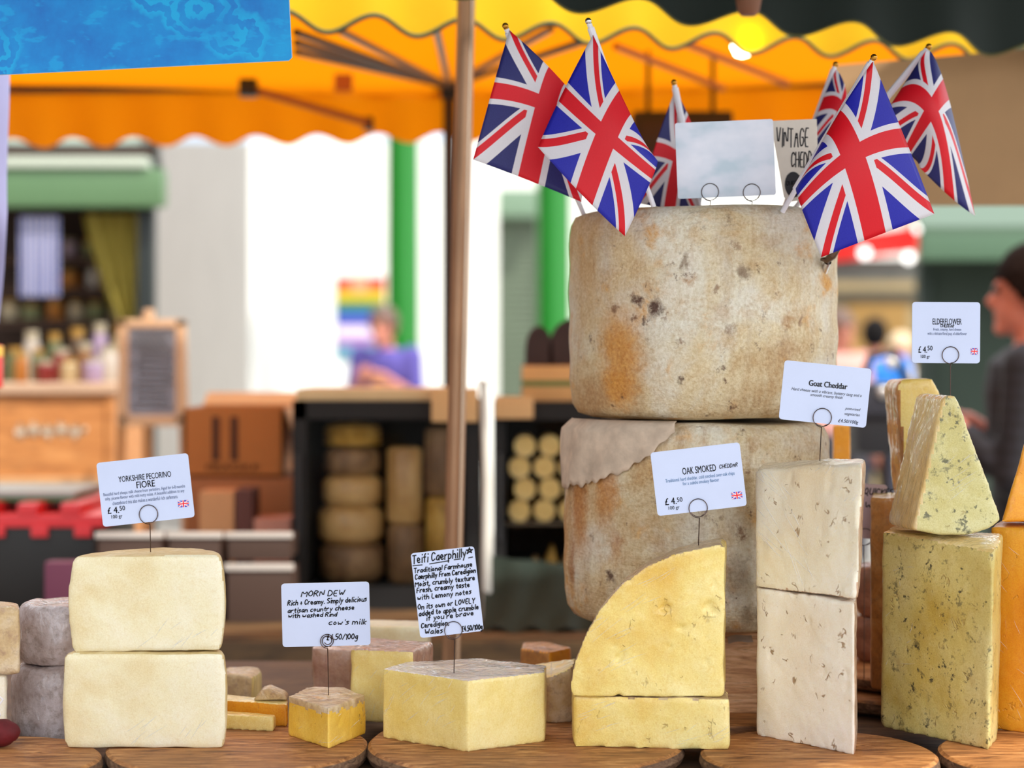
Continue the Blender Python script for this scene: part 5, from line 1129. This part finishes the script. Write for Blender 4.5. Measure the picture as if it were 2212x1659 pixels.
obj('curtain_cloth', MB().grid(lambda s, q: P(180 + 128 * s + (78 * q ** 1.2) * (1 - s), 462 + 250 * q, 7.70 + .03 * math.sin(s * 26)), 40, 14), cloth('olive_canvas', S(186, 170, 80), .1), cu, smooth=80)
pk = thing('red_packet', 'small red and yellow packet at the frame edge on the rear counter', 'packet', P(0, 838, 3.3))
obj('packet_body', MB().box(P(-22, 838, 3.3), P(7, 746, 3.33), bev=.002), plain('red_foil', S(224, 30, 36), .3), pk)
obj('yellow_band', MB().box(P(-23, 770, 3.299), P(7.6, 748, 3.331)), plain('yellow_foil', S(236, 190, 40), .3), pk)
obj('stand_pole', MB().tube([P(-14, 838, 3.315), Vector((P(-14, 838, 3.315).x, 3.315, 0))], .008, 8), BSTEEL, pk)

# ------------------------------------------------------------------ stalls beyond, on the far right
fz_ = thing('green_awning', 'sage green market awning behind the man in the dark jersey', 'awning', P(2150, 560, 9.0))
obj('front_board', MB().box(P(1990, 562, 9.0), P(2560, 500, 9.1), bev=.02), plain('awning_green', S(70, 98, 74), .6), fz_)
obj('top_slope', MB().prism([P(1990, 502, 9.0), P(2560, 502, 9.0), P(2560, 440, 9.9), P(1960, 440, 9.9)], (0, 0, .03)), plain('awning_pale', S(68, 90, 70), .6), fz_, smooth=0)
dk = thing('dark_stall', 'dark green shuttered stall front under the sage awning', 'stall', P(2200, 700, 9.6))
obj('stall_front', MB().box((P(1992, 0, 9.6).x, 9.6, 0), (P(2700, 0, 9.6).x, 9.7, P(0, 520, 9.6).z)), plain('stall_dark_green', S(32, 48, 36), .7, 0, .15, 3), dk, smooth=0)
obj('door_post', MB().box((P(1986, 0, 9.5).x, 9.5, 0), (P(2012, 0, 9.5).x, 9.6, P(0, 560, 9.5).z)), DGREEN, dk, smooth=0)
ra = thing('red_awning', 'bright red awning edged with white bulbs', 'awning', P(1900, 570, 15.0))
obj('canvas', MB().prism([P(1780, 520, 15.0), P(2014, 484, 15.0), P(2012, 540, 15.0), P(1780, 566, 15.0)], (0, .5, .03)), cloth('red_canvas', S(232, 40, 34), .4), ra, smooth=0)
for u in (1790, 1990):
    p = P(u, 0, 15.35); obj('post', MB().tube([(p.x, 15.35, 0), (p.x, 15.35, P(0, 535, 15.3).z)], .02, 8), BSTEEL, ra)
obj('bulb_cable', MB().tube([P(1800, 530, 14.97), P(1868, 528, 14.95), P(1946, 548, 14.95), P(1963, 538, 14.95), P(2005, 532, 14.95), P(2012, 500, 14.97), P(1986, 474, 14.95), P(1960, 494, 14.99)], .006, 6), BSTEEL, ra)
obj('grey_beam', MB().box(P(1760, 606, 15.1), P(2000, 562, 15.3)), plain('beam_grey', S(92, 92, 86), .7), ra, smooth=0)
for u, v in ((1868, 546), (1963, 556), (2005, 552), (1986, 492)):
    p = P(u, v, 14.90); t = thing('festoon_bulb', 'white round bulb along the red awning', 'bulb', p, 'festoon bulbs on the red awning')
    obj('globe', MB().ball(p, .040, 16), BULBW, t); obj('socket', MB().tube([p + Vector((0, 0, .040)), p + Vector((0, .05, .066))], .012, 8), BSTEEL, t)
cp_ = thing('cream_stall', 'cream-panelled stall below the red awning', 'stall', P(1900, 720, 16.4))
obj('panel', MB().box((P(1700, 0, 16.4).x, 16.4, 0), (P(1985, 0, 16.4).x, 16.5, P(0, 600, 16.4).z)), plain('cream_panel', S(150, 132, 94), .7, 0, .1, 3), cp_, smooth=0)
obj('top_beam', MB().box((P(1700, 0, 16.35).x, 16.35, P(0, 645, 16.35).z), (P(1990, 0, 16.35).x, 16.4, P(0, 628, 16.35).z)), plain('dark_top_beam', S(60, 60, 54), .7), cp_, smooth=0)
obj('gold_panel', MB().box((P(1830, 0, 16.38).x, 16.385, P(0, 760, 16.38).z), (P(1960, 0, 16.38).x, 16.4, P(0, 655, 16.38).z)), plain('gold_panel', S(146, 112, 54), .6, 0, .1, 3), cp_, smooth=0)
# ------------------------------------------------------------------ people
def person(label, x, y, top, yaw, skin, hairc, shirtm, trousm, arms='down', hair=1.0, long_hair=False, bend=0.0, emblem=None):
    """A standing figure, front to -Y before yaw; top = height of the crown."""
    k = top / 1.75; root = thing('person', label, 'person', (x, y, 0))
    Mx = Matrix.Translation((x, y, 0)) @ Matrix.Rotation(yaw, 4, 'Z') @ Matrix.Scale(k, 4)
    def V(a, b, c):
        if c > 1.0 and bend: b, c = b - (c - 1.0) * math.sin(bend), 1.0 + (c - 1.0) * math.cos(bend)
        return Vector((a, b, c))
    sh_, el, wr, hd = [], [], [], []
    for s in (1, -1):
        S_ = V(s * .185, .01, 1.42)
        if arms == 'fold' or arms == 'hold':
            E_ = V(s * .235, -.06, 1.13); W_ = V(s * .06, -.26, 1.16 if arms == 'fold' else 1.31); D_ = Vector((-s * .75, -.55, .12)).normalized()
        elif arms == 'reach':
            E_ = V(s * .25, -.02, 1.13); W_ = V(s * .14, -.21, 1.28); D_ = Vector((-s * .45, -.8, .25)).normalized()
        else:
            E_ = V(s * .24, .03, 1.12); W_ = V(s * .25, -.06, .87); D_ = Vector((0, -.15, -1)).normalized()
        sh_.append(S_); el.append(E_); wr.append(W_); hd.append(D_)
    def torso(mb, g=0.0, lo=.9):
        ps = [(0, .0, lo), (0, .0, 1.0), (0, .0, 1.12), (0, -.005, 1.25), (0, -.005, 1.36), (0, .0, 1.43), (0, .005, 1.475)]
        rs = [.165, .165, .15, .165, .178, .165, .09]
        mb.tube([V(*p) for p in ps], [r + g for r in rs], 20, flat=(1, .66))
    def arm(mb, i, g=0.0, cut=1.0):
        S_, E_, W_ = sh_[i], el[i], wr[i]; p = [S_ + Vector((0, 0, .01)), S_.lerp(E_, .5), E_]; r = [.058 + g, .05 + g, .042 + g]
        if cut > .5: p += [E_.lerp(W_, .3), E_.lerp(W_, .5 + .48 * cut)]; r += [.042 + g, .028 + g]
        mb.tube(p, r, 12); mb.ball(S_, .062 + g, 12); 
        if cut > .5: mb.ball(E_, .043 + g, 12)
    def legs(mb, g=0.0, z=.08):
        for s in (1, -1):
            mb.tube([(s * .09, 0, .95), (s * .095, 0, .72), (s * .10, -.01, .49), (s * .10, .01, .30), (s * .10, .02, z)], [.095 + g, .082 + g, .058 + g, .052 + g, .036 + g], 14)
        mb.ball((0, 0, .93), .17 + g, 16, (1, .68, .62))
    HC = V(0, -.012, 1.625)
    if bend: HC = V(0, -.03, 1.615)
    b = MB(); torso(b); legs(b)
    b.tube([V(0, .012, 1.42), V(0, .004, 1.50), HC - Vector((0, -.01, .05))], [.062, .055, .055], 14)
    b.ball(HC + Vector((0, .012, .022)), .094, 24, (.82, 1.0, 1.08)); b.ball(HC + Vector((0, -.022, -.045)), .07, 20, (.80, .95, 1.05))
    b.tube([HC + Vector((0, -.082, .012)), HC + Vector((0, -.105, -.022)), HC + Vector((0, -.088, -.036))], [.009, .016, .013], 10)
    b.ball(HC + Vector((0, -.072, -.095)), .026, 12, (1.1, .9, .8))
    b.ball(HC + Vector((0, -.083, -.062)), .019, 12, (1.3, .6, .45))
    for s in (1, -1): b.ball(HC + Vector((s * .080, .018, -.012)), .030, 12, (.4, .75, 1.1)); b.ball(HC + Vector((s * .032, -.082, .026)), .018, 10, (1.3, .5, .5))
    for i, s in enumerate((1, -1)):
        arm(b, i); W_, D_ = wr[i], hd[i]
        n_ = D_.cross(Vector((0, 0, 1))); n_ = n_.normalized() if n_.length > .1 else Vector((0, 1, 0)); sd = n_.cross(D_).normalized()
        b.tube([W_ - D_ * .02, W_ + D_ * .03, W_ + D_ * .085], [.026, .036, .034], 12, flat=(1, .55) if abs(D_.z) < .8 else (.55, 1))
        for f_, ln in enumerate((.070, .082, .076, .058)):
            q = W_ + D_ * .075 + sd * ((f_ - 1.5) * .0205)
            b.tube([q, q + D_ * ln * .45 + n_ * .004 * (1 if s > 0 else -1), q + D_ * ln * .85 - n_ * s * .014], [.0092, .0088, .0072], 8)
        q = W_ + D_ * .025 - sd * .028
        b.tube([q, q - sd * .026 + D_ * .028, q - sd * .032 + D_ * .06], [.012, .0105, .008], 8)
    def out(mb, nm, mat, vox=.0085, sm=3):
        me = remesh(mb, vox, sm); me.transform(Mx); return obj(nm, me, mat, root, smooth=80)
    out(b, 'body', skin)
    t = MB(); torso(t, .016, .88)
    for i in range(2): arm(t, i, .013, {'down': 1.0, 'fold': .0, 'hold': .0, 'reach': .55}[arms])
    o = out(t, 'shirt', shirtm, .011, 3)
    t = MB(); legs(t, .013, .06); out(t, 'trousers', trousm, .012, 2)
    for s in (1, -1):
        t = MB(); t.ball((s * .10, -.045, .042), .05, 16, (.85, 2.5, .8)); out(t, 'shoe', plain('dark_shoe', S(30, 26, 24), .6), .01, 2)
    if hair:
        t = MB(); t.ball(HC + Vector((0, .020, .030)), .116, 24, (.84, .97, 1.02))
        if long_hair: t.tube([HC + Vector((0, .05, .02)), HC + Vector((0, .075, -.12)), HC + Vector((0, .07, -.24))], [.08, .085, .05], 14)
        bm = bmesh.new(); me = remesh(t, .009, 2, .004, 40, 3); bm.from_mesh(me)
        if not long_hair:
            kill = [f for f in bm.faces if (lambda c: c.z < HC.z + min(.040, max(-.085, -.032 - (c.y - HC.y) * 1.15)))(f.calc_center_median())]
        else: kill = [f for f in bm.faces if (lambda c: c.y < HC.y - .02 and c.z < HC.z + .055)(f.calc_center_median())]
        bmesh.ops.delete(bm, geom=kill, context='FACES'); bm.to_mesh(me); bm.free(); me.transform(Mx)
        o = obj('hair', me, hairc, root, smooth=80); m = o.modifiers.new('thick', 'SOLIDIFY'); m.thickness = .006
    for s in (1, -1):
        p = HC + Vector((s * .031, -.083, .012)); t = MB().ball(p, .0105, 10)
        me = t.mesh('eye'); me.transform(Mx); obj('eye', me, plain('eye_white', S(60, 48, 44), .2), root, smooth=80)
    if emblem: 
        c_ = V(0, -.128, 1.30); t = MB().grid(lambda s, q: c_ + Vector(((s - .5) * .15, -.006 + .10 * (s - .5) ** 2 * 4 * .3, (q - .5) * .15)), 8, 8)
        me = t.mesh('print'); me.transform(Mx); o = obj('shirt_print', me, emblem, root, smooth=80)
    return root
SKIN = plain('skin_pink', S(190, 122, 100), .5, Subsurface_Weight=.15, Subsurface_Scale=.006); SKIN2 = plain('skin_ruddy', S(200, 126, 106), .5, Subsurface_Weight=.15, Subsurface_Scale=.006)
HB = plain('dark_brown_hair', S(26, 15, 10), .9, 0, .3, 60, Specular_IOR_Level=.12); HK = plain('black_hair', S(16, 13, 13), .8, Specular_IOR_Level=.15); HG = plain('grey_brown_hair', S(96, 72, 62), .6, 0, .2, 50); HP = plain('pale_hair', S(206, 184, 150), .6)
NAVY = striped('navy_ribbed_knit', S(10, 10, 18), S(22, 22, 32), 9, 'Z'); BLUES = plain('indigo_tshirt', S(84, 74, 150), .8, 0, .1, 10); BLUEJ = plain('bright_blue_jacket', S(30, 120, 210), .6, 0, .12, 8)
DEN = plain('dark_denim', S(36, 40, 60), .8); GREYC = plain('charcoal_coat', S(52, 50, 56), .8); PINKC = plain('dusty_pink_top', S(206, 150, 140), .8); CREAM = plain('cream_top', S(226, 214, 200), .8)
px = P(2196, 0, 5.0).x
person('man in dark ribbed jersey seen side-on at the frame edge, hands raised', px + .045, 5.0, 1.725, -math.pi / 2 * 1.24, SKIN2, HB, NAVY, DEN, 'reach')
p9 = P(840, 0, 12.5)
person('person in indigo T-shirt with colourful print, hands held together before the green column', p9.x, 12.5, 1.79, -.35, SKIN, HG, BLUES, DEN, 'hold', bend=.12, emblem=striped('rainbow_print', S(220, 90, 110), S(200, 190, 90), 14, 'X'))
pb = P(1890, 0, 13.0); person('dark-haired person in bright blue jacket beyond the cheddar stack', pb.x, 13.0, 1.71, math.pi * .9, SKIN, HK, BLUEJ, DEN, 'down', long_hair=False)
pb = P(1814, 0, 12.0); person('person in dusty pink top half hidden behind the cheddar stack', pb.x, 12.0, 1.74, .5, SKIN, HG, PINKC, GREYC, 'down')
pb = P(1945, 0, 14.0); person('pale-haired person in cream top beyond the elderflower card', pb.x, 14.0, 1.62, -.6, SKIN, HP, CREAM, GREYC, 'hold')
if 0: person('person in charcoal coat standing between the elderflower card and the man', pb.x, 7.8, 1.60, .4, SKIN, HB, GREYC, DEN, 'down')
bgm = thing('black_bag', 'black shoulder bag with pale buckles behind the goat cheddar card', 'bag', P(1910, 1000, 5.6))
obj('bag_body', MB().box(P(1850, 985, 5.6), P(1975, 830, 5.8), bev=.03), plain('black_nylon', S(26, 28, 34), .6), bgm)
obj('flap', MB().box(P(1846, 900, 5.585), P(1978, 826, 5.82), bev=.02), plain('charcoal_flap', S(40, 42, 52), .6), bgm)
for u, v in ((1925, 786), (1908, 848)): obj('buckle', MB().ball(P(u, v, 5.58), .018, 12, (1, .4, 1)), plain('pale_metal', S(206, 204, 200), .3, .8), bgm)
obj('strap', MB().tube([P(1856, 840, 5.7), P(1880, 770, 5.7), P(1930, 760, 5.7), P(1968, 835, 5.7)], .012, 8), plain('strap_black', S(24, 24, 28), .7), bgm)
obj('stand', MB().tube([P(1912, 985, 5.7), Vector((P(1912, 985, 5.7).x, 5.7, 0))], .012, 8), BSTEEL, bgm)
